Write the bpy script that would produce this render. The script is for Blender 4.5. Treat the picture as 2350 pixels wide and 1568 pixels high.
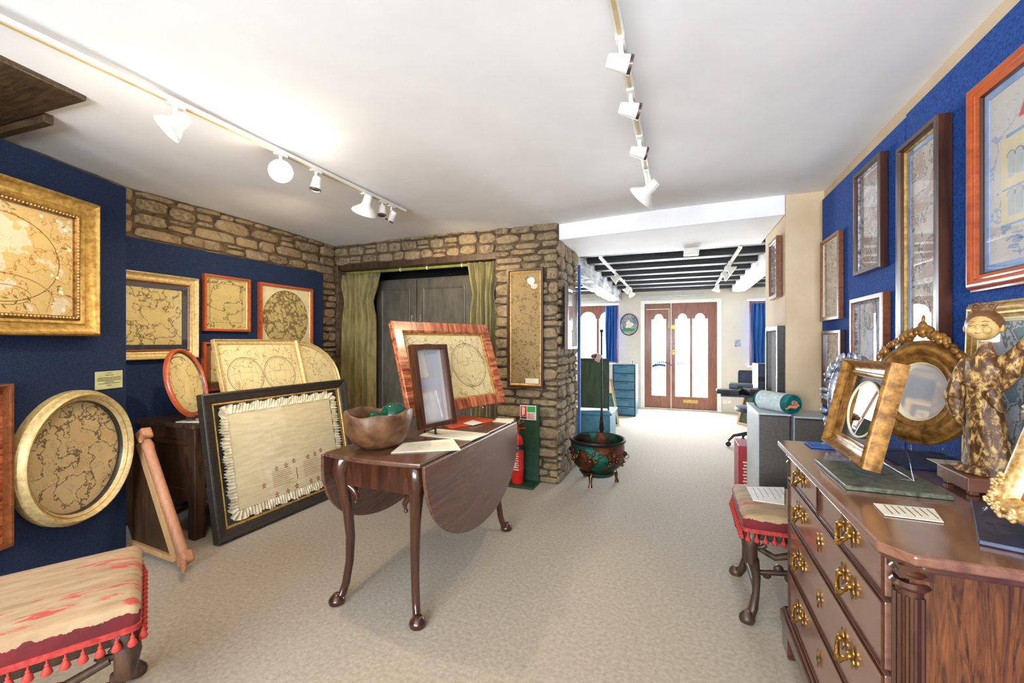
import bpy, math, random
from mathutils import Vector, Matrix
random.seed(7)
S = bpy.context.scene
for o in list(bpy.data.objects): bpy.data.objects.remove(o)
# ---------------------------------------------------------------- camera
F_PX, YAW, EYE = 985.0, math.radians(21.35), 1.28
cam_data = bpy.data.cameras.new('camera'); cam = bpy.data.objects.new('camera', cam_data)
S.collection.objects.link(cam); S.camera = cam
cam_data.sensor_width = 36; cam_data.lens = 36*F_PX/2350; cam_data.clip_start = .02
cam.location = (0, 0, EYE); cam.rotation_euler = (math.pi/2, 0, YAW)
# ---------------------------------------------------------------- world, exposure
W = bpy.data.worlds.new('daylight'); S.world = W; W.use_nodes = True
wb = W.node_tree.nodes['Background']; wb.inputs[0].default_value = (.86, .93, 1, 1); wb.inputs[1].default_value = 3.2
S.view_settings.view_transform = 'Standard'; S.view_settings.look = 'None'
S.view_settings.gamma = 1; S.view_settings.exposure = 0.55; S.view_settings.use_curve_mapping = False
def light(kind, name, loc, target, power, col, size=None, size_y=None, angle=None, blend=.5):
    d = bpy.data.lights.new(name, kind); d.energy = power; d.color = col
    if kind == 'AREA':
        d.shape = 'RECTANGLE'; d.size = size; d.size_y = size_y
    if kind == 'SPOT': d.spot_size = angle; d.spot_blend = blend; d.shadow_soft_size = size or .03
    if kind == 'SUN': d.angle = .01
    if kind == 'POINT': d.shadow_soft_size = size or .05
    o = bpy.data.objects.new(name, d); S.collection.objects.link(o); o.location = loc
    o.rotation_euler = (Vector(target)-Vector(loc)).to_track_quat('-Z', 'Y').to_euler()
    return o
# daylight pouring in at the real windows (panes behind the camera and in the front room)
light('AREA', 'daylight_rear_window', (-.7, -2.42, 1.45), (-.4, 3, 1.95), 270, (.82, .91, 1), 2.8, 1.3)
light('AREA', 'daylight_front_window', (-1.95, 8.86, 1.45), (-1.2, 5, 1.5), 250, (.86, .93, 1), 1.7, 1.1)
light('AREA', 'daylight_front_window_right', (1.75, 8.86, 1.45), (.8, 5, 1.5), 180, (.86, .93, 1), 1.2, 1.1)
light('AREA', 'daylight_glazed_door', (0, 8.86, 1.1), (0, 4, 1.4), 260, (.88, .94, 1), 1.2, 1.7)
light('SUN', 'sun', (0, 12, 8), (0.3, 10.3, 4.6), 2.2, (1, .97, .92))
# ---------------------------------------------------------------- pixel -> room helpers (room axes: X right, Y to the street door)
CY, SY = math.cos(YAW), math.sin(YAW)
def ray(px, py):
    r = (px-1175)/F_PX; u = (784-py)/F_PX
    return Vector((r*CY-SY, r*SY+CY, u))
def on_z(px, py, z): v = ray(px, py); k = (z-EYE)/v.z; return Vector((v.x*k, v.y*k, z))
def on_x(px, py, X): v = ray(px, py); k = X/v.x; return Vector((X, v.y*k, EYE+v.z*k))
def on_y(px, py, Y): v = ray(px, py); k = Y/v.y; return Vector((v.x*k, Y, EYE+v.z*k))
# ---------------------------------------------------------------- materials
M = {}
def nmat(name):
    m = bpy.data.materials.new(name); m.use_nodes = True; nt = m.node_tree
    return m, nt, nt.nodes['Principled BSDF']
def N(nt, t, **kw):
    n = nt.nodes.new(t)
    for k, v in kw.items(): setattr(n, k, v)
    return n
def coords(nt, scale=(1,1,1), rot=(0,0,0), loc=(0,0,0)):
    tc = N(nt, 'ShaderNodeTexCoord'); mp = N(nt, 'ShaderNodeMapping')
    mp.inputs['Scale'].default_value = scale; mp.inputs['Rotation'].default_value = rot; mp.inputs['Location'].default_value = loc
    nt.links.new(tc.outputs['Object'], mp.inputs[0]); return mp.outputs[0]
def noise(nt, vec, scale, detail=4, rough=.6, dist=0):
    n = N(nt, 'ShaderNodeTexNoise'); n.inputs['Scale'].default_value = scale; n.inputs['Detail'].default_value = detail
    n.inputs['Roughness'].default_value = rough; n.inputs['Distortion'].default_value = dist
    nt.links.new(vec, n.inputs['Vector']); return n.outputs['Fac']
def ramp(nt, fac, stops, interp='LINEAR'):
    r = N(nt, 'ShaderNodeValToRGB'); cr = r.color_ramp; cr.interpolation = interp
    while len(cr.elements) < len(stops): cr.elements.new(.5)
    for e, (p, c) in zip(cr.elements, stops): e.position = p; e.color = (*c, 1)
    nt.links.new(fac, r.inputs[0]); return r.outputs[0]
def bumpn(nt, fac, bsdf, strength, dist=.01):
    b = N(nt, 'ShaderNodeBump'); b.inputs['Strength'].default_value = strength; b.inputs['Distance'].default_value = dist
    nt.links.new(fac, b.inputs['Height']); nt.links.new(b.outputs[0], bsdf.inputs['Normal'])
def math_(nt, op, a, b=None):
    n = N(nt, 'ShaderNodeMath', operation=op)
    for i, v in enumerate((a, b)):
        if v is None: continue
        if isinstance(v, (int, float)): n.inputs[i].default_value = v
        else: nt.links.new(v, n.inputs[i])
    return n.outputs[0]
def mixc(nt, fac, a, b):
    n = N(nt, 'ShaderNodeMix', data_type='RGBA')
    if isinstance(fac, (int, float)): n.inputs[0].default_value = fac
    else: nt.links.new(fac, n.inputs[0])
    for i, v in ((6, a), (7, b)):
        if isinstance(v, tuple): n.inputs[i].default_value = (*v, 1)
        else: nt.links.new(v, n.inputs[i])
    return n.outputs[2]
def srgb(r, g, b):
    f = lambda c: (c/255/12.92) if c/255 <= .04045 else ((c/255+.055)/1.055)**2.4
    return (f(r), f(g), f(b))
def two(name, a, b, scale=20, stretch=(1,1,1), rough=.6, metal=0, bump=.1, detail=5, lo=.35, hi=.65, dist=0, bscale=None, coat=0, sheen=0):
    m, nt, p = nmat(name); v = coords(nt, stretch); f = noise(nt, v, scale, detail, .6, dist)
    nt.links.new(ramp(nt, f, [(lo, a), (hi, b)]), p.inputs['Base Color'])
    p.inputs['Roughness'].default_value = rough; p.inputs['Metallic'].default_value = metal
    p.inputs['Coat Weight'].default_value = coat; p.inputs['Coat Roughness'].default_value = .12
    p.inputs['Sheen Weight'].default_value = sheen
    if bump: bumpn(nt, noise(nt, v, bscale, 5) if bscale else f, p, bump, .004)
    M[name] = m; return m
def emit(name, c, s):
    m, nt, p = nmat(name); p.inputs['Base Color'].default_value = (*c, 1); p.inputs['Emission Color'].default_value = (*c, 1)
    p.inputs['Emission Strength'].default_value = s; M[name] = m; return m
def pane(name, tint=(1,1,1), ior=1.5, rough=.01):
    m, nt, p = nmat(name); nt.nodes.remove(p); out = nt.nodes['Material Output']
    tr = N(nt, 'ShaderNodeBsdfTransparent'); tr.inputs[0].default_value = (*tint, 1)
    gl = N(nt, 'ShaderNodeBsdfGlossy'); gl.inputs['Roughness'].default_value = rough
    lw = N(nt, 'ShaderNodeLayerWeight'); lw.inputs[0].default_value = .5; r0 = ((ior-1)/(ior+1))**2
    fr = math_(nt, 'ADD', math_(nt, 'MULTIPLY', math_(nt, 'POWER', lw.outputs['Facing'], 5.0), 1-r0), r0)
    mx = N(nt, 'ShaderNodeMixShader'); nt.links.new(fr, mx.inputs[0]); nt.links.new(tr.outputs[0], mx.inputs[1])
    nt.links.new(gl.outputs[0], mx.inputs[2]); nt.links.new(mx.outputs[0], out.inputs[0]); M[name] = m; return m
def mapart(name, base, line, scale=6, seed=0, width=.012, text=0.0, tint=None, wash=0):
    m, nt, p = nmat(name); v = coords(nt, loc=(seed*3.1, seed*1.7, 0))
    n1 = noise(nt, v, scale, 5, .55); l1 = math_(nt, 'LESS_THAN', math_(nt, 'ABSOLUTE', math_(nt, 'SUBTRACT', n1, .5)), width)
    n3 = noise(nt, v, scale*2.1, 6, .6); l3 = math_(nt, 'LESS_THAN', math_(nt, 'ABSOLUTE', math_(nt, 'SUBTRACT', n3, .56)), width*.5)
    f = math_(nt, 'MULTIPLY', math_(nt, 'MAXIMUM', l1, math_(nt, 'MULTIPLY', l3, .7)), .85)
    if text:
        v2 = coords(nt, (1, 2.6, 1)); n2 = noise(nt, v2, scale*22, 3, .7); n4 = noise(nt, v, scale*1.5, 3)
        t = math_(nt, 'MULTIPLY', math_(nt, 'GREATER_THAN', n2, .6), math_(nt, 'GREATER_THAN', n4, .52))
        f = math_(nt, 'MAXIMUM', f, math_(nt, 'MULTIPLY', t, text))
    bc = mixc(nt, noise(nt, v, 3, 4), tuple(c*.86 for c in base), base)
    if tint: bc = mixc(nt, math_(nt, 'MULTIPLY', math_(nt, 'GREATER_THAN', n1, .55), wash), bc, tint)
    nt.links.new(mixc(nt, f, bc, line), p.inputs['Base Color']); p.inputs['Roughness'].default_value = .8
    M[name] = m; return m
def woodm(name, a, b, axis=0, scale=9, rough=.3, coat=.3, dist=1.5, mid=None, bump=.05, lo=.32, hi=.68):
    m, nt, p = nmat(name); st = [14, 14, 14]; st[axis] = 1.6
    v = coords(nt, tuple(st)); f = noise(nt, v, scale*.16, 7, .65, dist)
    f2 = noise(nt, coords(nt, (1.5,1.5,1.5)), 2.5, 3)
    c = ramp(nt, f, [(lo, a), (.5, mid or tuple((x+y)/2 for x, y in zip(a, b))), (hi, b)])
    c = mixc(nt, math_(nt, 'MULTIPLY', f2, .45), c, a)
    nt.links.new(c, p.inputs['Base Color']); p.inputs['Roughness'].default_value = rough
    p.inputs['Coat Weight'].default_value = coat; p.inputs['Coat Roughness'].default_value = .15
    bumpn(nt, f, p, bump, .002); M[name] = m; return m
# surfaces of the room
two('carpet', srgb(140,126,106), srgb(172,158,136), 55, rough=.95, bump=.6, bscale=260, sheen=.3, lo=.3, hi=.7)
two('plaster', srgb(240,240,242), srgb(247,247,248), 2.2, rough=.9, bump=.12, bscale=9)
two('cream_plaster', srgb(205,180,146), srgb(218,196,164), 3, rough=.9, bump=.5, bscale=26)
two('front_plaster', srgb(214,208,195), srgb(224,219,208), 2, rough=.9, bump=.15, bscale=12)
two('white_gloss', srgb(232,232,230), srgb(240,240,238), 4, rough=.35, bump=0)
two('whitewash', srgb(96,98,102), srgb(196,200,204), 9, (1,.25,1), rough=.85, bump=.8)
two('mortar', srgb(62,50,38), srgb(104,86,62), 18, rough=.95, bump=.9, bscale=60)
def stonem():
    m, nt, p = nmat('stone'); v = coords(nt)
    g = N(nt, 'ShaderNodeNewGeometry')
    base = ramp(nt, g.outputs['Random Per Island'], [(0, srgb(100,86,64)), (.4, srgb(126,106,78)), (.7, srgb(144,122,88)), (1, srgb(108,94,76))])
    f = noise(nt, v, 30, 8, .7)
    c = mixc(nt, ramp(nt, f, [(.42, (0,0,0)), (.66, (1,1,1))]), base, srgb(160,144,116))
    d = mixc(nt, ramp(nt, noise(nt, v, 14, 6, .7), [(.3, (.85,.85,.85)), (.46, (0,0,0))]), c, srgb(76,60,44))
    nt.links.new(d, p.inputs['Base Color']); p.inputs['Roughness'].default_value = .92
    bumpn(nt, f, p, .8, .01); M['stone'] = m
stonem()
two('blue_baize', srgb(8,24,52), srgb(18,42,80), 130, rough=.95, bump=.25, sheen=.0, detail=3)
two('blue_baize_bright', srgb(2,44,112), srgb(16,80,162), 120, rough=.92, bump=.25, sheen=.0, detail=3)
woodm('mahogany', srgb(58,30,20), srgb(92,54,38), 1, rough=.2, coat=.6)
woodm('mahogany_v', srgb(42,19,11), srgb(84,45,26), 2, rough=.24, coat=.5, dist=1.5)
woodm('figured_mahogany', srgb(38,18,7), srgb(132,78,38), 2, scale=12, rough=.3, coat=.35, dist=4, bump=.1)
woodm('mahogany_x', srgb(64,30,20), srgb(114,66,42), 0, rough=.2, coat=.5)
woodm('chest_top', srgb(100,62,46), srgb(140,98,76), 1, rough=.17, coat=.7, dist=2)
woodm('chest_front', srgb(112,76,62), srgb(150,110,90), 1, rough=.2, coat=.6, dist=2.2)
woodm('dark_oak', srgb(30,18,12), srgb(92,62,40), 2, rough=.5, coat=.1, dist=1)
woodm('beam_oak', srgb(38,26,16), srgb(104,80,50), 0, scale=12, rough=.55, coat=.1, dist=3, bump=.3)
woodm('black_joist', srgb(18,20,24), srgb(60,62,66), 0, rough=.6, coat=0)
woodm('pine', srgb(176,134,88), srgb(206,168,118), 2, rough=.6, coat=0)
woodm('roller_wood', srgb(160,106,76), srgb(192,140,108), 2, rough=.55, coat=0)
woodm('door_wood', srgb(112,62,42), srgb(156,96,68), 2, rough=.4, coat=.2)
woodm('tiger_maple', srgb(118,46,20), srgb(206,124,80), 1, scale=19, rough=.3, coat=.4, dist=.3, lo=.42, hi=.58)
woodm('tiger_maple_v', srgb(118,46,20), srgb(206,124,80), 0, scale=19, rough=.3, coat=.4, dist=.3, lo=.42, hi=.58)
woodm('table_wood', srgb(74,46,36), srgb(112,78,62), 1, rough=.24, coat=.5, dist=1.2)  # mahogany lightened for top and leaves, their glare put into the colour
woodm('red_frame', srgb(150,62,30), srgb(196,98,52), 0, rough=.35, coat=.3)
woodm('brown_frame', srgb(92,48,24), srgb(150,88,46), 0, rough=.35, coat=.3)
woodm('walnut_frame', srgb(44,22,12), srgb(88,48,26), 1, rough=.3, coat=.4)
woodm('plinth_wood', srgb(96,56,38), srgb(140,90,64), 0, rough=.5, coat=.1)
two('gold', srgb(150,112,46), srgb(198,162,88), 40, rough=.42, metal=.4, bump=.2)
two('pale_gold', srgb(178,152,96), srgb(212,188,134), 50, rough=.45, metal=.25, bump=.15)
two('old_gold', srgb(96,60,22), srgb(168,120,54), 34, rough=.42, metal=.45, bump=.3)
two('gilt_white', srgb(186,128,30), srgb(244,222,170), 60, rough=.35, metal=.5, bump=.5)
two('brass', srgb(120,84,30), srgb(196,150,70), 60, rough=.3, metal=.9, bump=.2)
two('black_frame', srgb(34,30,28), srgb(60,54,48), 30, (1,6,1), rough=.35, bump=.1)
two('silver_leaf', srgb(70,74,90), srgb(206,214,232), 45, rough=.35, metal=.6, bump=.5)
two('dark_mount', srgb(28,32,44), srgb(40,46,60), 40, rough=.6, bump=.05)
two('mount_cream', srgb(214,200,160), srgb(228,216,182), 12, rough=.8, bump=.03)
two('mount_brown', srgb(124,76,44), srgb(140,90,54), 12, rough=.8, bump=.03)
two('mount_blue', srgb(120,150,200), srgb(160,185,220), 12, rough=.8, bump=.03)
two('paper', srgb(222,212,186), srgb(236,228,206), 20, rough=.8, bump=.05)
two('green_paper', srgb(176,180,128), srgb(196,198,148), 20, rough=.8, bump=0)
two('ink', srgb(60,50,40), srgb(80,70,60), 20, rough=.8, bump=0)
two('red_ink', srgb(128,52,40), srgb(150,70,52), 60, rough=.8, bump=0)
two('ribbon_white', srgb(206,196,166), srgb(240,234,212), 24, rough=.75, bump=.3)
two('linen', srgb(204,190,150), srgb(220,208,172), 8, (1,5,1), rough=.8, bump=.05)
two('olive_curtain', srgb(106,98,56), srgb(146,134,84), 30, (1,1,.2), rough=.85, bump=.2, sheen=.3)
two('bamboo', srgb(110,112,46), srgb(146,140,66), 9, rough=.45, bump=.1)
two('cupboard_grey', srgb(66,64,56), srgb(88,84,74), 16, (1,1,.3), rough=.6, bump=.15)
two('void', srgb(10,9,8), srgb(16,14,12), 5, rough=1, bump=0)
two('bowl_wood', srgb(56,34,18), srgb(122,84,52), 16, rough=.45, bump=1, lo=.3, hi=.7, detail=8)
two('blue_curtain', srgb(28,72,140), srgb(50,110,190), 20, (1,1,.1), rough=.8, bump=.1)
two('white_enamel', srgb(225,222,214), srgb(238,236,230), 5, rough=.3, bump=0)
two('track_gold', srgb(196,170,110), srgb(226,204,150), 5, rough=.35, bump=0)
two('lamp_dark', srgb(60,50,46), srgb(130,110,104), 40, rough=.25, metal=.6, bump=.3)
two('black_plastic', srgb(18,19,24), srgb(32,34,42), 20, rough=.4, bump=.05)
two('navy_plastic', srgb(20,34,60), srgb(34,56,90), 20, rough=.4, bump=.05)
two('iron', srgb(22,20,20), srgb(44,38,36), 30, rough=.45, metal=.5, bump=.2)
two('red_paint', srgb(206,24,24), srgb(222,40,36), 6, rough=.25, bump=0, coat=.4)
two('red_box', srgb(142,20,28), srgb(164,30,36), 10, rough=.5, bump=0)
two('green_board', srgb(16,54,34), srgb(26,70,44), 20, rough=.5, bump=.05)
two('label_white', srgb(226,222,210), srgb(236,234,226), 20, rough=.5, bump=0)
two('label_red', srgb(214,44,34), srgb(220,54,44), 20, rough=.5, bump=0)
two('label_green', srgb(40,150,60), srgb(60,166,80), 20, rough=.5, bump=0)
two('label_blue', srgb(16,34,62), srgb(22,44,80), 20, rough=.5, bump=0)
two('orange_folder', srgb(196,66,34), srgb(214,84,46), 10, rough=.5, bump=0)
two('green_slate', srgb(46,52,40), srgb(108,112,92), 60, rough=.35, bump=.15, detail=8)
two('blue_slate', srgb(20,26,50), srgb(46,56,90), 20, rough=.3, bump=.1)
two('grey_box', srgb(84,79,72), srgb(98,92,84), 60, rough=.6, bump=.1)
two('light_box', srgb(176,186,190), srgb(196,204,206), 20, rough=.4, bump=0)
two('teal_drawers', srgb(54,110,134), srgb(74,134,158), 8, rough=.45, bump=.03)
two('teal_dark', srgb(28,66,84), srgb(38,80,98), 8, rough=.5, bump=0)
two('green_banner', srgb(46,62,44), srgb(66,84,60), 20, (1,1,.2), rough=.8, bump=.1)
two('teal_wrap', srgb(6,84,84), srgb(20,130,126), 20, rough=.25, bump=.2)
two('clear_wrap', srgb(190,210,212), srgb(232,240,240), 40, rough=.2, bump=.8)
two('flesh_roll', srgb(196,112,76), srgb(222,150,112), 20, rough=.6, bump=.2)
two('petal', srgb(238,226,210), srgb(250,244,236), 20, rough=.6, bump=0)
two('leaf', srgb(120,170,40), srgb(160,200,70), 20, rough=.6, bump=0)
two('cauldron', srgb(52,34,24), srgb(138,96,58), 22, rough=.22, metal=.85, bump=.5, detail=7)
two('face_clay', srgb(168,128,70), srgb(206,170,108), 14, rough=.45, bump=.2)
two('hair_clay', srgb(84,52,26), srgb(128,88,48), 18, rough=.5, bump=.3)
def cauld():
    m, nt, p = nmat('cauldron_body'); v = coords(nt); f = noise(nt, v, 5, 3, .6)
    c = ramp(nt, f, [(.3, srgb(34,26,22)), (.42, srgb(112,58,32)), (.5, srgb(52,40,34)), (.58, srgb(28,104,78)), (.68, srgb(40,84,120)), (.8, srgb(130,60,70))])
    nt.links.new(c, p.inputs['Base Color']); p.inputs['Roughness'].default_value = .25; p.inputs['Metallic'].default_value = .75
    bumpn(nt, noise(nt, v, 34, 7, .7), p, .8, .01); M['cauldron_body'] = m
cauld()
def robe():
    m, nt, p = nmat('robe_paint'); v = coords(nt, (1,1,.55))
    f = noise(nt, v, 66, 6, .65, .5)
    c = ramp(nt, f, [(.38, srgb(66,40,20)), (.5, srgb(104,68,34)), (.55, srgb(162,124,68)), (.64, srgb(206,172,108))])
    g = ramp(nt, noise(nt, v, 20, 3), [(.68, (0,0,0)), (.72, (1,1,1))])
    nt.links.new(mixc(nt, g, c, srgb(184,84,44)), p.inputs['Base Color']); p.inputs['Roughness'].default_value = .5
    bumpn(nt, f, p, .5, .003); M['robe_paint'] = m
robe()
def velvet(name, thr=.555):
    m, nt, p = nmat(name); v = coords(nt, (1.2,4.5,1.2)); f = noise(nt, v, 4.2, 8, .72, .4)
    base = ramp(nt, noise(nt, coords(nt, (1,4,1)), 9, 5), [(.3, srgb(140,112,80)), (.7, srgb(172,146,110))])
    top = mixc(nt, ramp(nt, f, [(thr, (0,0,0)), (thr+.05, (1,1,1))]), base, srgb(170,58,48))
    # the lower half of the sides keeps its crimson pile, the top is worn bald
    sp = N(nt, 'ShaderNodeSeparateXYZ'); tc = N(nt, 'ShaderNodeTexCoord'); nt.links.new(tc.outputs['Object'], sp.inputs[0])
    h = math_(nt, 'ADD', sp.outputs[2], math_(nt, 'MULTIPLY', math_(nt, 'SUBTRACT', noise(nt, coords(nt), 22, 5), .5), .05))
    pile = math_(nt, 'LESS_THAN', h, .474)
    red = ramp(nt, noise(nt, coords(nt), 12, 5), [(.3, srgb(64,3,8)), (.7, srgb(112,10,18))])
    nt.links.new(mixc(nt, pile, top, red), p.inputs['Base Color'])
    p.inputs['Roughness'].default_value = .8; p.inputs['Sheen Weight'].default_value = .08
    bumpn(nt, noise(nt, coords(nt), 90, 4), p, .15, .002); M[name] = m
velvet('worn_velvet')
two('fringe_red', srgb(138,28,28), srgb(182,58,46), 60, rough=.8, bump=.2)
def glassy(name, c, rough=.02):
    m, nt, p = nmat(name); p.inputs['Base Color'].default_value = (*c, 1); p.inputs['Roughness'].default_value = rough
    p.inputs['Transmission Weight'].default_value = .6; p.inputs['IOR'].default_value = 1.5; M[name] = m
glassy('green_glass', srgb(10,96,70))
pane('picture_glass', ior=1.42); pane('window_glass', ior=1.2); pane('acrylic', (.93,.96,.97), 1.5)
m, nt, p = nmat('mirror'); p.inputs['Metallic'].default_value = 1; p.inputs['Base Color'].default_value = (.9,.92,.92,1); p.inputs['Roughness'].default_value = .01; M['mirror'] = m
m, nt, p = nmat('dusty_mirror'); p.inputs['Metallic'].default_value = .6; p.inputs['Base Color'].default_value = (.78,.78,.78,1); p.inputs['Roughness'].default_value = .03; M['dusty_mirror'] = m
emit('lamp_on', (1,.86,.62), 26); emit('lamp_hot', (1,.9,.7), 90)
MAPC = srgb(204,184,122); INK = srgb(92,74,44)
mapart('map_gold_silk', srgb(220,192,130), srgb(170,120,60), 5, 1, .005, .6, srgb(226,222,206), .7)
mapart('map_a', MAPC, INK, 8, 2, .012, .8)
mapart('map_b', MAPC, INK, 6, 3, .010, .6)
mapart('map_c', MAPC, srgb(104,86,52), 12, 4, .035, .8)
mapart('map_d', srgb(214,196,142), srgb(120,98,58), 9, 5, .008, .7)
mapart('map_e', srgb(212,188,138), srgb(84,60,44), 9, 6, .013, .4, srgb(202,160,110), .4)
mapart('map_pale', srgb(226,212,164), srgb(168,142,90), 8, 7, .01, .6)
mapart('map_tan', srgb(158,134,90), srgb(96,74,44), 9, 8, .01, .9)
mapart('sampler_a', srgb(224,214,198), srgb(110,70,60), 18, 9, .02, .9, srgb(180,160,150), .5)
mapart('sampler_b', srgb(224,216,204), srgb(120,62,62), 20, 10, .025, 1)
mapart('sampler_c', srgb(222,214,202), srgb(130,112,124), 12, 11, .016, .6, srgb(176,132,120), .6)
mapart('print_pale', srgb(216,218,216), srgb(150,160,176), 8, 12, .02, .5)
mapart('facade_sky', srgb(214,208,200), srgb(150,166,196), 5, 13, .01, .2)
mapart('garden_print', srgb(196,200,206), srgb(70,100,110), 9, 14, .015, .5, srgb(60,120,140), .8)
# ---------------------------------------------------------------- mesh builder
class MB:
    def __init__(s): s.v = []; s.f = []; s.m = []; s.cur = 0
    def add(s, vs, fs):
        b = len(s.v); s.v += [tuple(x) for x in vs]
        for f in fs: s.f.append([b+i for i in f]); s.m.append(s.cur)
        return s
    def mat(s, i): s.cur = i; return s
    def box(s, c, d, R=None):
        c = Vector(c); h = [x/2 for x in d]; vs = []
        for sx in (-1,1):
            for sy in (-1,1):
                for sz in (-1,1):
                    p = Vector((sx*h[0], sy*h[1], sz*h[2]))
                    if R: p = R @ p
                    vs.append(c+p)
        return s.add(vs, [(0,1,3,2),(4,6,7,5),(0,4,5,1),(2,3,7,6),(0,2,6,4),(1,5,7,3)])
    def bb(s, a, b): return s.box([(x+y)/2 for x, y in zip(a, b)], [abs(y-x) for x, y in zip(a, b)])
    def bar(s, p0, p1, w, h, up=(0,0,1)):
        p0 = Vector(p0); p1 = Vector(p1); d = p1-p0; L = d.length; d.normalize(); u = Vector(up)
        r = d.cross(u); r.normalize(); u = r.cross(d)
        R = Matrix((r, d, u)).transposed(); return s.box((p0+p1)/2, (w, L, h), R)
    def tube(s, pts, r, n=10, caps=True, sq=1):
        pts = [Vector(p) for p in pts]; k = len(pts); rs = r if isinstance(r, (list, tuple)) else [r]*k
        t0 = (pts[1]-pts[0]).normalized(); a = Vector((0,0,1)) if abs(t0.z) < .9 else Vector((1,0,0))
        nrm = t0.cross(a).normalized(); vs = []
        for i, p in enumerate(pts):
            t = (pts[min(i+1, k-1)]-pts[max(i-1, 0)]).normalized()
            nrm = (nrm - t*nrm.dot(t)).normalized(); bn = t.cross(nrm)
            for j in range(n):
                th = 2*math.pi*j/n; vs.append(p + (nrm*math.cos(th)+bn*math.sin(th)*sq)*rs[i])
        fs = [(i*n+j, i*n+(j+1) % n, (i+1)*n+(j+1) % n, (i+1)*n+j) for i in range(k-1) for j in range(n)]
        if caps: fs += [tuple(range(n-1, -1, -1)), tuple((k-1)*n+j for j in range(n))]
        return s.add(vs, fs)
    def lathe(s, prof, c=(0,0,0), n=32, R=None, sx=1, sy=1, closed=False):
        c = Vector(c); vs = []; k = len(prof)
        for r, z in prof:
            for j in range(n):
                th = 2*math.pi*j/n; p = Vector((r*sx*math.cos(th), r*sy*math.sin(th), z))
                vs.append(c+(R @ p if R else p))
        fs = [(i*n+j, i*n+(j+1) % n, (i+1)*n+(j+1) % n, (i+1)*n+j) for i in range(k-1) for j in range(n)]
        if closed: fs += [((k-1)*n+j, (k-1)*n+(j+1) % n, (j+1) % n, j) for j in range(n)]
        else: fs += [tuple(range(n-1, -1, -1)), tuple((k-1)*n+j for j in range(n))]
        return s.add(vs, fs)
    def ball(s, c, r, n=16, sc=(1,1,1)):
        c = Vector(c); m = max(6, n//2); prof = [(r*math.sin(math.pi*i/m), -r*math.cos(math.pi*i/m)) for i in range(m+1)]
        prof[0] = (r*.02, -r); prof[-1] = (r*.02, r); vs = []
        for rr, z in prof:
            for j in range(n):
                th = 2*math.pi*j/n; vs.append(c+Vector((rr*math.cos(th)*sc[0], rr*math.sin(th)*sc[1], z*sc[2])))
        k = len(prof); fs = [(i*n+j, i*n+(j+1) % n, (i+1)*n+(j+1) % n, (i+1)*n+j) for i in range(k-1) for j in range(n)]
        fs += [tuple(range(n-1, -1, -1)), tuple((k-1)*n+j for j in range(n))]
        return s.add(vs, fs)
    def prism(s, poly, z0, z1, ax=(Vector((1,0,0)), Vector((0,1,0)), Vector((0,0,1))), o=(0,0,0)):
        o = Vector(o); n = len(poly); vs = [o+ax[0]*a+ax[1]*b+ax[2]*z for z in (z0, z1) for a, b in poly]
        fs = [tuple(range(n-1, -1, -1)), tuple(range(n, 2*n))]+[(i, (i+1) % n, n+(i+1) % n, n+i) for i in range(n)]
        return s.add(vs, fs)
    def loop_sweep(s, poly, prof):
        """poly: CCW outline (2D); prof: closed list of (inset from the outline, height)"""
        n = len(poly); loops = []
        nr = []
        for i in range(n):
            a, b, c = Vector(poly[i-1]), Vector(poly[i]), Vector(poly[(i+1) % n])
            e1 = (b-a).normalized(); e2 = (c-b).normalized()
            n1 = Vector((-e1.y, e1.x)); n2 = Vector((-e2.y, e2.x)); mm = (n1+n2).normalized()
            nr.append(mm/max(.3, mm.dot(n1)))
        vs = [(*(Vector(p)+q*t), z) for t, z in prof for p, q in zip(poly, nr)]
        k = len(prof)
        fs = [(i*n+j, i*n+(j+1) % n, ((i+1) % k)*n+(j+1) % n, ((i+1) % k)*n+j) for i in range(k) for j in range(n)]
        return s.add(vs, fs)
    def build(s, name, mats, parent=None, smooth=False, bevel=0, segs=2, mods=()):
        me = bpy.data.meshes.new(name); me.from_pydata(s.v, [], s.f)
        if not isinstance(mats, (list, tuple)): mats = [mats]
        for m in mats: me.materials.append(M[m])
        me.polygons.foreach_set('material_index', s.m)
        if smooth: me.polygons.foreach_set('use_smooth', [True]*len(me.polygons))
        me.update()
        import bmesh
        b = bmesh.new(); b.from_mesh(me); bmesh.ops.recalc_face_normals(b, faces=b.faces); b.to_mesh(me); b.free()
        if smooth:
            try: me.set_sharp_from_angle(angle=math.radians(50))
            except Exception: pass
        o = bpy.data.objects.new(name, me); S.collection.objects.link(o); o.parent = parent
        if bevel:
            bv = o.modifiers.new('bevel', 'BEVEL'); bv.width = bevel; bv.segments = segs; bv.limit_method = 'ANGLE'
        return o
def tag(o, label=None, cat=None, group=None, kind=None):
    if label: o['label'] = label
    if cat: o['category'] = cat
    if group: o['group'] = group
    if kind: o['kind'] = kind
    return o
def thing(name, label, cat, loc=(0,0,0), rz=0, group=None):
    o = bpy.data.objects.new(name, None); o.empty_display_size = .1; S.collection.objects.link(o)
    o.location = loc; o.rotation_euler = (0,0,rz); return tag(o, label, cat, group)
def struct(o): o['kind'] = 'structure'; return o
def face_mat(loc, face, lean=0.0, roll=0.0):
    """placement of a flat picture: local x = viewer's right, y = up the picture, z = out of the picture"""
    f = Vector((face[0], face[1], 0)).normalized(); up = Vector((0,0,1))
    u = up*math.cos(lean)-f*math.sin(lean); n = f*math.cos(lean)+up*math.sin(lean); r = u.cross(n)
    m = Matrix((r, u, n)).transposed().to_4x4(); m.translation = Vector(loc)
    return m @ Matrix.Rotation(roll, 4, 'Z')
def copy_tree(o, parent=None):
    c = o.copy(); S.collection.objects.link(c); c.parent = parent
    for ch in o.children: copy_tree(ch, c)
    return c
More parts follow.
